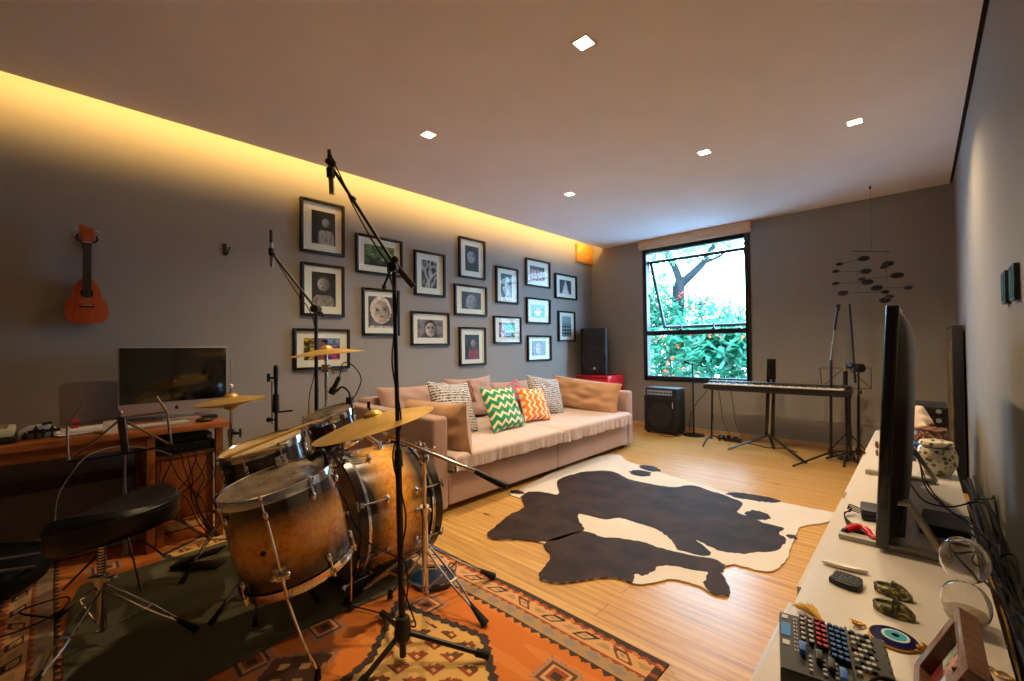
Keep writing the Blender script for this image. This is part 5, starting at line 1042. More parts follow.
cmx = W(845.3, 386, y=5.60)
cst = thing('microphone_stand', 'short black stand holding the microphone with gold ring', 'microphone stand', (cmx.x, 5.60, 0), 'microphone stands')
MB().cyl((cmx.x, 5.60, .02), (cmx.x, 5.60, cmx.z), .009, n=10).build('pole', M_BLACK, cst); MB().lathe([(.0001, .02), (.02, .02), (.085, .008), (.085, 0), (.0001, 0)], (cmx.x, 5.60, .001), (0, 0, 1), 24).build('base', M_BLACK, cst)

# mobile of black discs
mo = thing('hanging_mobile', 'black disc mobile hanging from the ceiling near the far wall', 'mobile', W(870, 262, y=5.56))
Y0 = 5.56; hk0 = Vector((W(870, 187, y=Y0).x, Y0, H)); M_DISC = mat('matt black mobile disc', '#0a090a', .6)
MB().cyl(hk0, hk0-Vector((0, 0, .03)), .008, n=8).build('ceiling_hook', M_BLACK, mo)
def mp(a, b, dy=0): return W(820+a/9.73, 240+b/9.73, y=Y0+dy)
top = mp(440, 108); m = MB(); m.cyl(hk0, Vector((hk0.x, Y0, top.z)), .0012, n=5).build('thread', M_BLACK, mo)
MB().cyl(mp(310, 110), mp(680, 110), .004, n=6).build('top_rod', M_BLACK, mo)
MB().cyl(mp(358, 110), mp(375, 520), .0012, n=5).build('thread', M_BLACK, mo); MB().cyl(mp(645, 110), mp(650, 590), .0012, n=5).build('thread', M_BLACK, mo)
PR = [((425, 180, 32), (188, 235, 20), 0), ((443, 305, 32), (153, 304, 20), 0), ((750, 344, 34), (408, 380, 20), .05), ((460, 411, 32), (152, 423, 20), -.05), ((552, 467, 32), (857, 464, 22), .03), ((223, 518, 30), (635, 505, 22), -.03), ((660, 231, 32), (620, 264, 20), .2), ((632, 585, 32), (674, 550, 22), .25)]
for a, b, dy in PR:
    A = mp(a[0], a[1], dy); B = mp(b[0], b[1], -dy); MB().cyl(A, B, .0025, n=6).build('rod', M_BLACK, mo)
    for P_, rr in ((A, a[2]), (B, b[2])): s_ = rr/9.73/CF*4.2*1.55; MB().ball(P_, (s_, s_, s_*.35), 16, (0, -.55, .8)).build('disc', M_DISC, mo)

# ------------------------------------------------------------------ low white console along the right wall
CX0, CX1, CY0_, CY1_, CT = -.272, .130, .45, 4.50, .50
con = thing('console_cabinet', 'long low white lacquered console along the right wall under the television', 'cabinet', (-.07, 2.4, 0))
MB().box(CX0+.022, CX1, CY0_, CY1_, .06, CT-.022).build('carcass', M_WHITE, con)
MB().box(CX0+.012, CX1, CY0_, CY1_, CT-.022, CT).build('top_panel', M_WHITE, con, bevel=.001)
seams = [CY0_, 1.375, 2.45, 3.48, CY1_]
for a, b in zip(seams[:-1], seams[1:]):
    # drawer front with a notch cut for the fingers at its near end
    pts = [(a+.002, .08), (b-.002, .08), (b-.002, CT-.003), (a+.10, CT-.003), (a+.10, CT-.035), (a+.002, CT-.035)]
    d_ = MB().prism(pts, (CX0, 0, 0), (0, 1, 0), (0, 0, 1), .018).build('drawer_front', M_WHITE, con, bevel=.0008)
for y in (CY0_+.1, 2.4, CY1_-.1): MB().box(CX0+.06, CX1-.02, y-.04, y+.04, 0, .06).build('foot', M_DARK, con)
# television
TVY0, TVY1 = 1.885, 3.06
tv = thing('television', 'large flat television seen edge on from behind, standing on the white console', 'television', (-.085, 2.47, CT))
M_TVB = mat('glossy black television plastic', '#0b0a09', .25, 0, .05, 10, 0, .3)
TVM = Matrix.Translation((-.10, 0, .515)) @ Matrix.Rotation(math.radians(3.0), 4, 'Y') @ Matrix.Translation((.10, 0, -.515))
MB().box(-.122, -.088, TVY0, TVY1, .515, 1.320).xf(TVM).build('bezel', M_TVB, tv, bevel=.006)
MB().box(-.1235, -.1215, TVY0+.012, TVY1-.012, .54, 1.308).xf(TVM).build('screen', mat('black glossy screen', '#050506', .06, 0, 0, 1, 0, 1), tv)
m = MB()
def tvb(u, v):
    y = TVY0+.02+(TVY1-TVY0-.04)*u; z = .53+.77*v; a = abs(2*u-1); b = 2*v-1
    return Vector((-.088+.050*(1-a**6)**.5*(1-abs(b)**5)**.6*(1-.2*v) if 0 < u < 1 and 0 < v < 1 else -.088, y, z))
m.grid(tvb, 36, 30).xf(TVM); m.build('back_housing', mat('dark television back', '#15100c', .4), tv)
MB().box(-.088, -.05, TVY0+.10, TVY1-.10, .53, .62).build('socket_panel', M_BLKPL, tv, bevel=.004)
for yy_ in (1.945, 2.98):
    f = MB().box(-.225, .045, yy_-.022, yy_+.022, CT+.001, CT+.018); f.bar((-.035, yy_, .66), (.045, yy_, CT+.012), .016, .040, (1, 0, .5)); f.bar((-.10, yy_, .53), (-.10, yy_, CT+.01), .014, .04, (1, 0, 0)); f.bar((-.095, yy_, .66), (-.03, yy_, .665), .014, .04, (0, 0, 1)); f.build('leg', M_ALU, tv, bevel=.0015)
# small things on the console
def on(name, mb, mt, label, cat, grp=None, **k):
    o = mb.build(name, mt, **k); recenter(o); return tag(o, label, cat, grp)
g1 = W(853, 533, z=CT+.02); g2 = W(893, 538, z=CT+.02)
P = [W(846, 531, z=CT+.02), W(855, 527.5, z=CT+.022), W(866, 530, z=CT+.022), W(874, 538, z=CT+.02), W(886, 540.5, z=CT+.02)]
gc = thing('game_controller', 'red and black game controller on the console against the television', 'game controller', (P[2].x, P[2].y, CT))
MB().tube(P, lambda t: .012+.004*math.sin(t*6), 12, 6).build('shell', mat('glossy red controller', '#d01820', .2, 0, .02, 4, 0, .6), gc)
MB().tube([q-Vector((0, .012, .008)) for q in P[:4]], .010, 10, 6).ball(P[0]-Vector((.003, 0, .002)), .012, 10).build('grip', M_BLKPL, gc)
q = W(868, 508, z=CT+.03); rt = thing('router_box', 'small dark grey box with cables on the console left of the television', 'router', (q.x, q.y, CT))
MB().obox((q.x+.015, q.y-.01, CT+.022), (.075, .12, .040), (1, .1, 0)).build('case', mat('grey router plastic', '#2a2d33', .5), rt, bevel=.008); MB().obox((q.x+.015, q.y-.072, CT+.012), (.06, .01, .012), (1, .1, 0)).build('port_row', M_BLACK, rt)
for k in range(4):
    yk = q.y-.05+k*.02; P = [(q.x-.02, yk, CT+.018), (q.x-.06, yk-.01, CT+.03), (-.215, q.y-.02-k*.012, CT+.022), (-.235, q.y-.07, CT+.006+k*.002), (-.21, q.y-.14-.02*k, CT+.004), (-.17, q.y-.20-.03*k, CT+.004), (-.135, q.y-.24-.02*k, CT+.005)]
    on('console_cable', MB().tube(P, .0022, 6, 6), M_RUB, 'thin black cable looping at the front edge of the console beside the router', 'cable', 'thin loops of router cable')
# white slim case and black keypad remote
a = W(823, 563, z=CT+.004); b = W(868, 573, z=CT+.004); dr = (b-a).normalized(); nn = Vector((-dr.y, dr.x, 0)); lnn = (b-a).length
sh = [(0, -.004), (lnn*.3, -.012), (lnn*.7, -.014), (lnn, -.008), (lnn, .006), (lnn*.5, .018), (lnn*.1, .014), (-.003, .004)]
on('white_remote', MB().prism(sh, a, dr, nn, .010), mat('white glossy plastic', '#ece8e0', .25), 'slim white curved device lying beside the black keypad remote', 'remote control', bevel=.003)
kc_ = W(846, 581, z=CT+.008); kp = thing('keypad_remote', 'black fan shaped keypad remote with grey keys on the console', 'remote control', (kc_.x, kc_.y, CT))
u_ = (W(861, 586, z=CT)-W(831, 576, z=CT)); u_.z = 0; L_ = u_.length; u_.normalize(); v_ = Vector((-u_.y, u_.x, 0))
sh = [(-.5, .30), (-.46, .0), (-.5, -.30), (-.2, -.42), (.2, -.44), (.5, -.36), (.54, 0), (.46, .34), (.2, .42), (-.2, .40)]
MB().prism([(x*L_, y*L_*1.25) for x, y in sh], (kc_.x, kc_.y, CT+.001), u_, v_, .016).build('shell', M_BLKPL, kp, bevel=.004)
for i in range(7):
    m = MB()
    for j in range(5): m.obox(kc_+u_*L_*(-.38+i*.12)+v_*L_*(-.36+j*.18)+Vector((0, 0, .0105)), (L_*.075, L_*.085, .003), u_)
    m.build('key_row', mat('grey blue rubber keys', '#5b6470', .5), kp, smooth=False)
# camouflage clogs
t = NT('camouflage rubber'); n1 = t.noise(t.world(), 48, 3, .6, 1.2); t.put(t.b.inputs['Base Color'], t.ramp(n1, [(.0, h('#23251a')), (.45, h('#5a5c2c')), (.53, h('#7a7442')), (.60, h('#cdc39a')), (.66, h('#37391f'))], 'CONSTANT')); t.b.inputs['Roughness'].default_value = .5; M_CAMO = t.m
for k, (pa_, pb_, lb) in enumerate((((874, 585), (913, 599), 'small camouflage clog farther from the camera on the console'), ((873, 603), (916, 618), 'small camouflage clog nearer the round blue eye ornament'))):
    A = W(*pa_, z=CT+.01); B = W(*pb_, z=CT+.01); A.z = B.z = CT; dr = (B-A).normalized(); sd = Vector((-dr.y, dr.x, 0)); L = (B-A).length; M = (A+B)/2
    cg = thing('clog_shoe', lb, 'shoe', M, 'pair of camouflage clogs')
    MB().prism([(L*.5*math.cos(t_)*(1.0), L*.27*math.sin(t_)*(1-.15*math.cos(t_))) for t_ in [2*PI*i/24 for i in range(24)]], M+Vector((0, 0, .001)), dr, sd, .015).build('sole', M_CAMO, cg, bevel=.003)
    def up(u, v): 
        a_ = PI*v; x = -L*.02+L*.50*u; w_ = L*.25*math.sqrt(max(0, 1-(max(0, u-.1)/.9)**2.2)); return M+dr*x+sd*w_*math.cos(a_)+Vector((0, 0, .010+(.030-.012*u)*math.sin(a_)*math.sqrt(max(0, 1-u**3))))
    MB().grid(up, 14, 12).build('upper', M_CAMO, cg)
    MB().tube([M+dr*.0+sd*L*.25+Vector((0, 0, .02)), M-dr*L*.30+sd*L*.21+Vector((0, 0, .018)), M-dr*L*.46+Vector((0, 0, .018)), M-dr*L*.30-sd*L*.21+Vector((0, 0, .018)), M-sd*L*.25+Vector((0, 0, .02))], .0045, 6, 6).build('heel_strap', M_CAMO, cg)
# blue eye ornament
ec = W(893, 636.5, z=CT+.008); ey = thing('eye_ornament', 'round dark blue glass eye ornament with gold edging on the console', 'ornament', (ec.x, ec.y, CT))
eu = (W(919, 650, z=CT)-W(870, 623, z=CT)); R_ = .043
MB().cyl((ec.x, ec.y, CT+.001), (ec.x, ec.y, CT+.006), R_+.003, n=48).build('gold_edge', mat('gold cord', '#c9952e', .35, .8), ey)
for rr, c, z in ((R_, '#16104c', .008), (R_*.60, '#cfe6e6', .0092), (R_*.46, '#4fb4cc', .0100), (R_*.17, '#0a0a14', .0108)):
    MB().cyl((ec.x+.004, ec.y+.006, CT+.005) if rr < R_ else (ec.x, ec.y, CT+.004), (ec.x+.004, ec.y+.006, CT+z) if rr < R_ else (ec.x, ec.y, CT+z), rr, n=40).build('glass_ring', mat('eye glass '+c, c, .12, 0, .02, 10, 0, .6), ey)
for s_, px in ((-1, (861, 624)), (1, (918, 650))):
    c0 = W(*px, z=CT+.004); m = MB(); 
    for k in range(3): m.torus(c0+Vector((.006*k*s_, .008*k*s_, .003*k)), (.3*k, .2, 1), .008, .0022, 14, 6)
    m.build('cord_loop', mat('gold cord', '#c9952e', .35, .8), ey)
tq = W(810, 611, z=CT+.01); on_ = MB()
for i in range(46):
    a_ = random.uniform(-.5, .5); r0 = Vector((tq.x+.030, tq.y-.035, CT+.006)); d0 = Vector((-.62+a_*.5, .62+a_*.5, 0)).normalized(); on_.tube([r0+Vector((0, 0, random.uniform(0, .010))), r0+d0*.035+Vector((0, 0, .012+random.uniform(-.006, .006))), r0+d0*random.uniform(.062, .078)+Vector((0, 0, random.uniform(.002, .010)))], .0012, 4, 3)
on('tassel', on_, mat('gold silk thread', '#d9b04a', .45, .2), 'gold thread tassel behind the mixing desk', 'tassel')
# mixing desk
mx_ = thing('mixing_console', 'small audio mixer with coloured knobs in the right foreground', 'mixer', (-.14, 1.12, CT))
TL = W(779, 612, z=CT+.065); TR = W(882, 634, z=CT+.065); BL = W(771, 660, z=CT+.040); uu = (TR-TL); Wm = uu.length; uu.normalize(); vv_ = (BL-TL).normalized(); Lm = .165; md = (uu+vv_).normalized(); pe = (uu-vv_).normalized(); uu = (md+pe).normalized(); vv_ = (md-pe).normalized()
ww = uu.cross(vv_).normalized(); ww = ww if ww.z > 0 else -ww
def mxp(a, b, c=0): return TL+uu*a*Wm+vv_*b*Lm+ww*c
M_PAN = mat('dark grey mixer panel', '#3c3f47', .4, .3); M_SIDE = mat('black mixer side', '#1a1a1b', .4)
base = [mxp(0, 0), mxp(1, 0), mxp(1, 1), mxp(0, 1)]; low = [Vector((p.x, p.y, CT+.004)) for p in base]
MB().add(base+low, [(0, 1, 2, 3), (7, 6, 5, 4), (0, 4, 5, 1), (1, 5, 6, 2), (2, 6, 7, 3), (3, 7, 4, 0)]).build('chassis', M_SIDE, mx_, bevel=.004)
def plate(a0, a1, b0, b1, c0, c1, m=None): m = m or MB(); return m.obox(mxp((a0+a1)/2, (b0+b1)/2, (c0+c1)/2), ((a1-a0)*Wm, (b1-b0)*Lm, c1-c0), uu, ww)
plate(.01, .64, .01, .99, .0, .003).build('channel_panel', M_PAN, mx_); plate(.66, .99, .01, .99, 0, .0025).build('jack_panel', mat('speckled jack panel', '#77705f', .45, .3, .4, 220), mx_)
plate(.64, .66, .0, 1, 0, .009).build('divider', M_BLACK, mx_)
plate(.02, .11, .20, .44, .003, .0045).build('blue_label', mat('bright blue label', '#1f8fe8', .4), mx_); plate(.03, .09, .05, .12, .003, .0045).build('white_label', mat('white lettering', '#d9dde2', .5), mx_); plate(.03, .10, .52, .60, .003, .0045).build('logo_label', mat('white lettering', '#d9dde2', .5), mx_)
for a_ in (.15, .175):
    m = MB()
    for b in range(9): plate(a_-.008, a_+.004, .08+b*.07, .10+b*.07, .003, .0042, m)
    m.build('marking_row', mat('white lettering', '#d9dde2', .5), mx_, smooth=False)
for a_, n_, cc_, b0 in ((.23, 7, 'grey', .03), (.305, 6, 'grey', .04), (.375, 6, 'red', .05), (.43, 6, 'red', .06), (.50, 7, 'blue', .08), (.555, 7, 'blue', .09), (.61, 7, 'blue', .10)):
    cap = {'grey': mat('light grey knob cap', '#b9bcbc', .4), 'red': mat('red knob cap', '#c2252c', .4), 'blue': mat('blue knob cap', '#2f6fc0', .4)}[cc_]
    for k in range(n_):
        b = b0+k*.088; p = mxp(a_, b, .003); kb_ = MB().cyl(p, p+ww*.011, .0052, .0045, 12).build('knob', M_BLKPL, mx_)
        MB().obox(p+ww*.0118, (.0085, .0042, .0018), uu*.9+vv_*.3, ww).cyl(p+ww*.010, p+ww*.0114, .0044, n=10).build('knob_cap', cap, kb_)
for a_, b, cc_ in ((.215, .64, '#2a6cc4'), (.36, .70, '#1b1b1c'), (.46, .78, '#1b1b1c'), (.55, .88, '#2a6cc4')):
    p = mxp(a_, b, .003); MB().obox(p+ww*.009, (.012, .026, .014), uu, ww).build('fader', mat('fader '+cc_, cc_, .4), mx_, bevel=.002)
for a_ in (.28, .40, .50):
    m = MB()
    for k in range(4): m.obox(mxp(a_, .70+k*.07, .005), (.006, .005, .004), uu, ww)
    m.build('button_row', mat('light grey knob cap', '#b9bcbc', .4), mx_, smooth=False)
for i in range(4):
    for j in range(8):
        if i > 0 and j > 6: continue
        p = mxp(.70+i*.045, .06+j*.095, .0025); MB().cyl(p, p+ww*.007, .0045 if i else .006, .004, 10).build('small_knob', mat('light grey knob cap', '#b9bcbc', .4) if (i+j) % 3 else M_BLKPL, mx_)
for j in range(5):
    p = mxp(.925, .12+j*.13, .0025); MB().cyl(p, p+ww*.005, .0125, n=20).build('jack_socket', M_BLACK, mx_)
o = MB().tube([mxp(.70, 1.05, .02), mxp(.80, .86, .024), mxp(.95, .80, .022), mxp(1.08, .92, .010), mxp(1.15, 1.2, -.03)], .0035, 8, 6).build('mixer_cable', M_RUB); recenter(o); tag(o, 'black cable curling over the lower right corner of the mixer', 'cable')
o = MB().tube([mxp(.66, 1.08, .015), mxp(.78, .93, .020), mxp(.93, .88, .020), mxp(1.05, 1.0, .008), mxp(1.1, 1.3, -.03)], .0035, 8, 6).build('mixer_cable', M_RUB); recenter(o); tag(o, 'second black cable beside the lower right corner of the mixer', 'cable')
# wooden photo frame
M_WAL = wood('walnut frame', '#4f3322', '#8a5c3c', .4, (8, 8, 8), 6, .3)
Lc = W(913, 664, z=CT+.020); Tc = W(958, 606, y=Lc.y); bu = Vector((0, -1, 0)); bw_ = .225; bv = (Tc-Lc); hh_ = bv.length; bv.normalize(); bn = bu.cross(bv).normalized(); bn = -bn if bn.z < 0 else bn; P3 = Lc+bu*bw_
pf = thing('photo_frame', 'thick walnut photo frame leaning at the right edge of the console', 'picture frame', (Lc.x+.03, Lc.y-.11, CT))
def pfp(a, b, c=0): return Lc+bu*bw_*a+bv*hh_*b+bn*(c-.016)
for a0, a1, b0, b1 in ((0, 1, 0, .13), (0, 1, .87, 1), (0, .15, .13, .87), (.85, 1, .13, .87)):
    MB().obox(pfp((a0+a1)/2, (b0+b1)/2, 0), ((a1-a0)*bw_, (b1-b0)*hh_, .030), bu, bn).build('frame_bar', M_WAL, pf, bevel=.0015)
ART['asp'] = .75
art = portrait('d9a48c', '5a2420', 'cfe0d8', '8a2a2c', .45, .62, .24, .5, True, .4, 31); V = []; F = []; K = []; n = 24
for i in range(n+1):
    for j in range(n+1): V.append(pfp(.15+.70*i/n, .13+.74*j/n, -.004))
for i in range(n):
    for j in range(n):
        c = art((i+.5)/n, (j+.5)/n)
        if j < 9 and i > 8: c = lerp(hx('c8d8e8'), hx('4a74a8'), 1-abs(((i-15)/6)**2+((j-5)/3)**2-.4)*2)
        F.append((i*(n+1)+j, (i+1)*(n+1)+j, (i+1)*(n+1)+j+1, i*(n+1)+j+1)); K.append(lin(c))
MB().add(V, F, None, K).build('photo_print', M_PRINT, pf, smooth=False)
MB().obox(pfp(.5, .5, -.010), (bw_*.98, hh_*.98, .006), bu, bn).build('backing_board', mat('brown board', '#5a3c24', .8), pf); MB().bar(pfp(.5, .7, -.016), Vector((Tc.x+.05, Lc.y-.11, CT+.003)), .004, .05, (0, 1, 0)).build('easel_leg', mat('brown board', '#5a3c24', .8), pf)
rg = W(1004, 676, z=CT+.004); on('brass_ring', MB().torus(rg, (0, 0, 1), .012, .0025, 24, 8).torus(rg+Vector((-.018, .012, .0)), (0, 0, 1), .006, .002, 16, 6), mat('brass', '#c79a3a', .3, .9), 'small brass ring pull behind the walnut photo frame', 'ring')
# double bulb glass vessel
t = NT('clear glass'); t.b.inputs['Base Color'].default_value = (1, 1, 1, 1); t.b.inputs['Roughness'].default_value = .0; t.b.inputs['Transmission Weight'].default_value = 1; t.b.inputs['IOR'].default_value = 1.45; M_GL = t.m
gb = W(966, 626, z=CT); gz = CT+.001; gl = thing('hourglass', 'large clear glass hourglass with two round bulbs on the console', 'hourglass', (gb.x, gb.y, CT))
def bulb(z0, z1, R, inv):
    pr_ = []
    for i in range(17):
        a_ = PI*i/16; r_ = R*math.sin(a_)**.8; z = (z0+z1)/2-(z1-z0)/2*math.cos(a_); pr_.append((r_, z))
    return pr_
pr_ = [(.0001, 0), (.022, .0)]+[(max(.008, r_), z) for r_, z in bulb(.0, .104, .046, 0)][3:-1]+[(.007, .106)]+[(max(.008, r_), z) for r_, z in bulb(.108, .212, .046, 0)][1:-2]+[(.0001, .212)]
inn = [(max(.0001, r_-.0022), z+(.002 if z < .01 else -.002 if z > .208 else 0)) for r_, z in pr_]
MB().lathe(pr_+list(reversed(inn)), (gb.x, gb.y, gz), (0, 0, 1), 48).build('glass_body', M_GL, gl)
MB().lathe([(.0001, .003), (.026, .006), (.036, .018), (.041, .034), (.02, .040), (.0001, .043)], (gb.x, gb.y, gz), (0, 0, 1), 40).build('sand', mat('pale sand', '#d8ccb4', .9, 0, .1, 300, .4), gl)
# ceramic jar, brown pot, cloth, boxes behind the television
jb = W(937, 474, z=CT)
t = NT('flower patterned ceramic'); vo = t.n('ShaderNodeTexVoronoi', {'Vector': t.world(), 'Scale': 44.0, 'Randomness': .9}).outputs['Distance']; n1 = t.noise(t.world(), 60, 3)
t.put(t.b.inputs['Base Color'], t.mix(t.ramp(vo, [(.0, (0, 0, 0, 1)), (.16, (1, 1, 1, 1)), (.34, (1, 1, 1, 1)), (.46, (0, 0, 0, 1))]), h('#d6ccb2'), t.ramp(n1, [(.4, h('#4a6a4c')), (.5, h('#3a3a30')), (.6, h('#8c5a3a'))]))); t.b.inputs['Roughness'].default_value = .2; M_CER = t.m
jr = thing('ceramic_jar', 'rounded cream ceramic jar with flower pattern behind the television', 'jar', (jb.x, jb.y, CT))
MB().lathe([(.0001, 0), (.052, 0), (.064, .02), (.080, .06), (.082, .10), (.070, .140), (.055, .152), (.0001, .152)], (jb.x, jb.y, CT+.001), (0, 0, 1), 36).build('body', M_CER, jr)
MB().lathe([(.066, .150), (.070, .158), (.064, .172), (.03, .180), (.0001, .182)], (jb.x, jb.y, CT+.001), (0, 0, 1), 36).build('lid', M_CER, jr); MB().tube([Vector((jb.x-.05, jb.y-.045, CT+.145)), Vector((jb.x, jb.y-.085, CT+.150)), Vector((jb.x+.05, jb.y-.045, CT+.145))], .004, 6, 6).build('handle', mat('dark wire', '#24211c', .4), jr)
bp = W(931, 440, z=CT+.02); bp = Vector((jb.x-.015, 3.62, 0)); t = NT('mottled brown ceramic'); n1 = t.noise(t.world(), 55, 4, .7); t.put(t.b.inputs['Base Color'], t.ramp(n1, [(.42, h('#2c1a12')), (.55, h('#7a4a34')), (.66, h('#c9b49a'))])); t.b.inputs['Roughness'].default_value = .35
pt = thing('patterned_pot', 'mottled brown lidded pot between the ceramic jar and the amplifier boxes', 'pot', (bp.x, bp.y, CT)); MB().lathe([(.0001, 0), (.07, 0), (.085, .03), (.085, .13), (.07, .16), (.0001, .162)], (bp.x, bp.y, CT+.001), (0, 0, 1), 32).build('body', t.m, pt); MB().lathe([(.075, .158), (.072, .175), (.03, .186), (.012, .19), (.014, .205), (.0001, .212)], (bp.x, bp.y, CT+.001), (0, 0, 1), 28).build('lid', t.m, pt)
for k, (z0_, hh3, lb, mtl) in enumerate(((.0, .075, 'lowest black stereo box stacked at the far end of the console', M_BLKPL), (.077, .07, 'grey fronted stereo box, middle of the stack at the console end', M_SILV), (.149, .065, 'black stereo box above the grey one at the console end', M_BLKPL), (.216, .05, 'topmost thin black stereo box at the console end', M_BLACK))):
    sbx = thing('stereo_box', lb, 'stereo', (0, 4.15, CT+z0_), 'stereo boxes stacked on the console'); MB().box(-.17, .125, 3.98, 4.38, CT+z0_+.001, CT+z0_+hh3).build('case', M_BLKPL, sbx, bevel=.004); MB().box(-.16, .115, 3.973, 3.981, CT+z0_+.012, CT+z0_+hh3-.010).build('front_panel', mtl, sbx); MB().cyl((.08, 3.974, CT+z0_+hh3/2), (.08, 3.962, CT+z0_+hh3/2), .014, n=14).build('knob', M_SILV, sbx)
cl0 = W(914, 425, z=CT+.12)
def clf(u, v): a_ = noise.noise(Vector((u*4, v*4, 2))); return Vector((-.075+.13*u+.02*a_, 3.72+.16*v, CT+.03+.25*math.sin(PI*(.25+.6*u))*(.75+.25*v)+.03*a_-(.22*(1-v)**2)*(1-u)))
mcl = MB().grid(clf, 20, 20).build('white_cloth', mat('white linen cloth', '#cdbcae', .9)); recenter(mcl); tag(mcl, 'crumpled white cloth beside the stereo boxes behind the television', 'cloth')
on('blue_box', MB().box(-.07, .0, 3.46, 3.58, CT+.001, CT+.10), mat('dark blue box', '#173a7c', .4), 'small dark blue box behind the ceramic jar', 'box', bevel=.004)
bb = W(935, 512, z=CT+.02); dc = thing('set_top_box', 'flat black box with cables on the console behind the television', 'set top box', (.06, 2.27, CT)); MB().obox((.055, 2.26, CT+.022), (.13, .20, .040), (1, -.05, 0)).build('case', M_BLKPL, dc, bevel=.005); MB().obox((.055, 2.155, CT+.02), (.10, .006, .015), (1, -.05, 0)).build('front_strip', M_DARK, dc)
on('brass_trinket', MB().torus(W(877, 445, z=CT+.02), (1, .3, 0), .022, .005, 18, 8).torus(W(877, 453, z=CT+.015), (1, .2, 0), .018, .005, 18, 8), mat('copper', '#8a4a24', .35, .8), 'copper ring trinket on the console left of the television', 'trinket')
rnd = random.Random(4)
for k, P in enumerate([
    [(-.05, 3.4, CT+.02), (-.02, 3.1, CT+.09), (.02, 2.8, CT+.03), (.06, 2.5, CT+.02), (.11, 2.25, CT+.04), (.165, 2.1, CT+.02), (.18, 1.9, .42)],
    [(-.06, 3.1, CT+.12), (-.02, 2.8, CT+.14), (.0, 2.5, CT+.10), (.06, 2.35, CT+.06), (.15, 2.2, CT+.02), (.18, 2.0, .40)],
    [(-.05, 2.7, CT+.05), (.0, 2.6, CT+.01), (.08, 2.58, CT+.01), (.16, 2.5, CT+.06), (.19, 2.3, CT+.03), (.17, 2.1, .42)],
    [(.10, 2.20, CT+.03), (.14, 2.08, CT+.03), (.11, 1.98, CT+.01), (.15, 1.90, CT+.01), (.185, 1.80, .45), (.19, 1.6, .35)],
    [(.02, 2.12, CT+.02), (.06, 2.02, CT+.01), (.13, 2.02, CT+.02), (.175, 1.92, .46), (.185, 1.7, .38)],
    [(.02, 2.10, CT+.02), (.08, 1.95, CT+.01), (.12, 1.85, CT+.005), (.165, 1.75, .47), (.19, 1.5, .32)],
    [(.175, 3.0, .45), (.20, 2.6, .56), (.20, 2.45, .60), (.19, 2.3, .50), (.18, 2.0, .38)],
    [(.16, 1.45, .36), (.18, 1.7, .46), (.17, 2.0, .40), (.19, 2.3, .46), (.18, 2.6, .36)],
    [(.19, 1.2, .30), (.18, 1.5, .44), (.20, 1.8, .42), (.18, 2.1, .48), (.2, 2.4, .38), (.19, 2.8, .30)],
    [(.20, 1.3, .40), (.19, 1.6, .35), (.20, 1.9, .50), (.20, 2.1, .52), (.18, 2.2, .44), (.2, 1.9, .38)]]):
    on('tangled_cable', MB().tube([Vector(p)+Vector((rnd.uniform(-.006, .006), rnd.uniform(-.02, .02), 0)) for p in P], .0032 if k != 7 else .005, 6, 7), mat('dark blue cable', '#14224a', .45) if k in (1, 7) else M_RUB, 'dark cable tangled between the television and the right wall', 'cable', 'cable tangle behind the television')
for k in range(7):
    xx = .165+.011*(k % 4)*1.6; z0 = .30+.028*k
    on('thick_cable', MB().tube([(xx+rnd.uniform(-.006, .006), y_, z0+rnd.uniform(-.035, .035)) for y_ in (.7, 1.1, 1.5, 1.9, 2.3, 2.7, 3.1, 3.5)], .009, 8, 6), M_RUB if k != 4 else mat('dark blue cable', '#14224a', .45), 'thick dark cable running along the gap between console and right wall', 'cable', 'thick cables behind the console')
pic = thing('wall_painting', 'deep black framed painting with yellow marks standing on the floor beyond the console', 'painting', (.22, 5.4, 0)); MB().box(.185, XR-.014, 4.93, 5.85, .001, 1.325).build('canvas_box', mat('black painted canvas', '#0b0a0a', .5), pic, bevel=.003)
t = NT('yellow brush marks'); n1 = t.noise(t.world((1, 3, 1.2)), 4, 5, .6, 2.5); t.put(t.b.inputs['Base Color'], t.ramp(n1, [(.0, h('#0d0c0a')), (.52, h('#12100c')), (.56, h('#b98f1c')), (.62, h('#d8b32c')), (.66, h('#14110c'))])); t.b.inputs['Roughness'].default_value = .4
MB().box(.1835, .1855, 4.95, 5.83, .03, 1.305).build('painted_face', t.m, pic)
for ya_, yb_, lb in ((2.565, 2.665, 'small dark framed turquoise panel on the right wall, farther from the camera'), (2.345, 2.455, 'small dark framed turquoise panel on the right wall, nearer the camera')):
    wp = thing('wall_panel', lb, 'wall panel', (XR, (ya_+yb_)/2, 1.34), 'turquoise panels on the right wall'); MB().box(XR-.016, XR-.001, ya_, yb_, 1.345, 1.475).build('frame', M_BLKPL, wp, bevel=.002); MB().box(XR-.018, XR-.0155, ya_+.014, yb_-.010, 1.355, 1.465).build('glass_face', mat('dull turquoise glass', '#2f6f74', .25), wp)

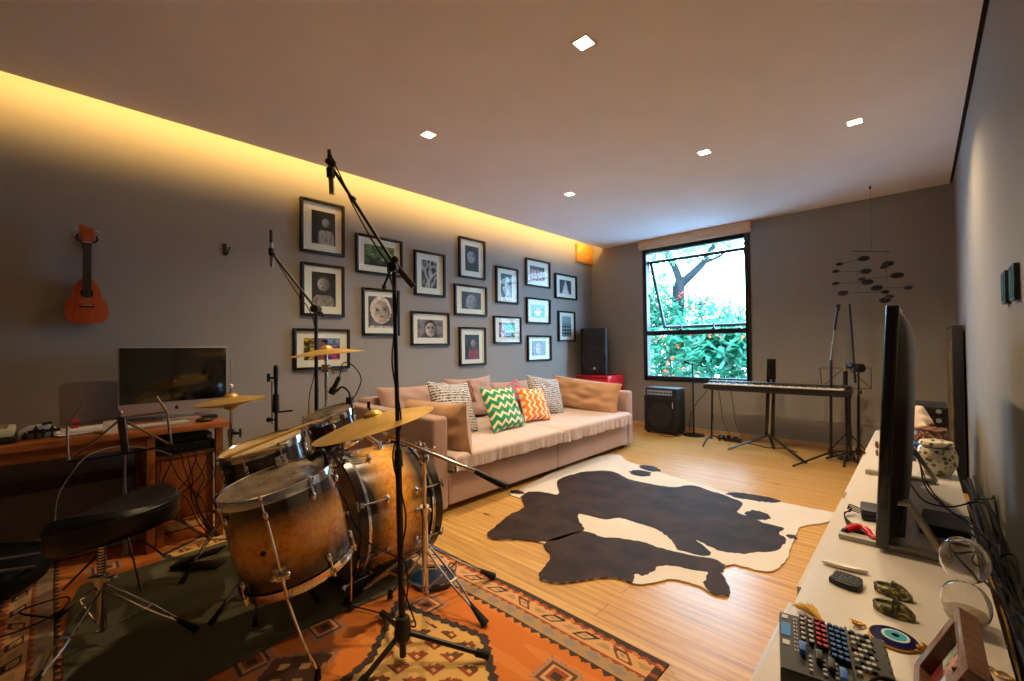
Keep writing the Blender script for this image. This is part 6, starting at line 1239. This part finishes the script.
# ------------------------------------------------------------------ garden outside the window
struct(MB().box(-14, 10, YF+.3, 24, -2.2, -2.0).build('ground_outside', mat('pale blue bounce ground', '#9fb2c4', .9, 0, .1, 3)))  # unseen ground, coloured pale blue to bounce daylight onto the ceiling
def leafmat(name, c, tr='#7fe0a8'):
    t = NT(name); ob = t.n('ShaderNodeNewGeometry'); n1 = t.noise(t.world(), 2.5, 3); t.put(t.b.inputs['Base Color'], t.mix(t.ramp(n1, [(.35, (0, 0, 0, 1)), (.65, (1, 1, 1, 1))]), h(c[0]), h(c[1])))
    t.b.inputs['Roughness'].default_value = .35
    tl = t.n('ShaderNodeBsdfTranslucent', {'Color': h(tr)}); ms = t.n('ShaderNodeMixShader', {0: .35, 1: t.b.outputs[0], 2: tl.outputs[0]}); t.put(t.out.inputs[0], ms.outputs[0]); return t.m
M_LEAF = leafmat('waxy blue green leaf', ('#083c2c', '#2f8066'), '#6fc498'); M_LEAF2 = leafmat('bright green leaf', ('#1a6038', '#5aa070'), '#8fd890'); M_FLOW = mat('orange petal', '#ff6a3c', .6); M_BARK = mat('grey bark', '#262b30', .9, 0, .25, 8, .6)
def leaves(cs, n, sz, seed):
    rn = random.Random(seed); m = MB()
    for k in range(n):
        c, r_ = cs[rn.randrange(len(cs))]; d_ = Vector((rn.gauss(0, 1), rn.gauss(0, 1), rn.gauss(0, 1))).normalized()*(rn.random()**.45); p = Vector(c)+Vector((d_.x*r_[0], d_.y*r_[1], d_.z*r_[2]))
        a = Vector((rn.gauss(0, 1), rn.gauss(0, .8), rn.gauss(0, .6))).normalized(); b = a.cross(Vector((rn.gauss(0, .5), rn.gauss(0, .5)-.3, 1))).normalized(); s_ = sz*rn.uniform(.6, 1.3)
        m.add([p-a*s_, p-a*s_*.3+b*s_*.38, p+a*s_*.5+b*s_*.3, p+a*s_, p+a*s_*.5-b*s_*.3, p-a*s_*.3-b*s_*.38], [(0, 1, 2, 3, 4, 5)])
    return m
def Y(px, py, y): return W(px, py, y=y)
tree = thing('tree', 'forked grey trunked tree outside the window', 'tree', (Y(680, 300, 9.6).x, 9.6, -2.0))
tk = MB().tube([Vector((Y(680, 300, 9.6).x-.05, 9.6, -2.0)), Vector((Y(680, 300, 9.6).x-.03, 9.6, .2)), Y(678, 300, 9.6), Y(681, 281, 9.6)], lambda t: .17-.05*t, 12, 6).tube([Y(681, 285, 9.6), Y(675, 268, 9.55), Y(668, 256, 9.5), Y(664, 240, 9.4), Y(650, 215, 9.3)], lambda t: .085-.05*t, 10, 6).tube([Y(681, 284, 9.6), Y(692, 274, 9.6), Y(703, 263, 9.7), Y(712, 248, 9.8), Y(730, 225, 10)], lambda t: .10-.06*t, 10, 6).tube([Y(704, 262, 9.7), Y(716, 258, 9.5), Y(728, 250, 9.4)], lambda t: .045-.03*t, 8, 5)
tk.build('trunk', M_BARK, tree)
f1 = leaves([(Y(700, 228, 9.2), (1.0, .4, .28)), (Y(740, 236, 9.4), (.5, .4, .3)), (Y(688, 252, 9.0), (.5, .3, .25)), (Y(652, 300, 9.0), (.22, .3, .5)), (Y(672, 246, 9.5), (.75, .5, .42)), (Y(706, 240, 9.7), (.75, .5, .50)), (Y(655, 262, 9.3), (.35, .4, .45)), (Y(740, 222, 9.9), (.9, .5, .35)), (Y(650, 225, 9.3), (.7, .5, .5)), (Y(662, 285, 9.3), (.25, .3, .3))], 2600, .06, 3).build('foliage', M_LEAF2, tree, smooth=False, merge=False, normals=False); f1['kind'] = 'stuff'
def shrub(label, cs, n, nf, seed, mt_l, sz=.10, spikes=True):
    r = thing('flowering_shrub', label, 'shrub', (cs[0][0].x, cs[0][0].y, -2.0), 'shrubs outside the window')
    st_ = MB(); rn = random.Random(seed)
    for c, rr in cs: st_.tube([Vector((cs[0][0].x+rn.uniform(-.2, .2), cs[0][0].y+.1, -2.0)), Vector((c.x, c.y+.1, c.z-rr[2])), Vector((c.x, c.y, c.z))], .025, 6, 4)
    st_.build('stem', M_BARK, r); l = leaves(cs, n, sz, seed).build('foliage', mt_l, r, smooth=False, merge=False, normals=False); l['kind'] = 'stuff'
    f = MB()
    for k in range(nf):
        c, rr = cs[rn.randrange(len(cs))]; p = Vector((c.x+rn.uniform(-1, 1)*rr[0]*.8, c.y-rr[1]*rn.uniform(.7, 1.0), c.z+rn.uniform(-.9, .9)*rr[2]))
        for q in range(7): d_ = Vector((rn.gauss(0, 1), rn.gauss(0, 1)-.6, rn.gauss(0, .6)+.5)).normalized(); e_ = d_.cross(Vector((.3, .2, 1))).normalized(); s_ = rn.uniform(.035, .065); f.add([p, p+d_*s_+e_*s_*.4, p+d_*s_*1.5, p+d_*s_-e_*s_*.4], [(0, 1, 2, 3)])
    fo = f.build('blossom', M_FLOW, r, smooth=False, merge=False, normals=False); fo['kind'] = 'stuff'
shrub('dense shrub with orange blossoms outside, low left in the window', [(Y(664, 362, 8.6), (.75, .4, .55)), (Y(668, 340, 8.8), (.8, .4, .5)), (Y(655, 310, 9.0), (.5, .4, .5)), (Y(660, 390, 8.5), (.8, .4, .5))], 3600, 40, 11, M_LEAF, .075)
shrub('large leaved blue green shrub outside, low right in the window', [(Y(722, 360, 8.4), (.8, .4, .55)), (Y(705, 345, 8.7), (.7, .4, .5)), (Y(738, 340, 8.6), (.7, .4, .45)), (Y(720, 392, 8.3), (.9, .4, .5))], 2900, 18, 12, M_LEAF, .10)
shrub('pale thin shrub with orange blossoms outside, behind the window mullion', [(Y(690, 322, 9.2), (.9, .4, .36)), (Y(728, 318, 9.3), (.7, .4, .34)), (Y(700, 305, 9.6), (.5, .3, .28))], 1500, 18, 13, M_LEAF, .06)
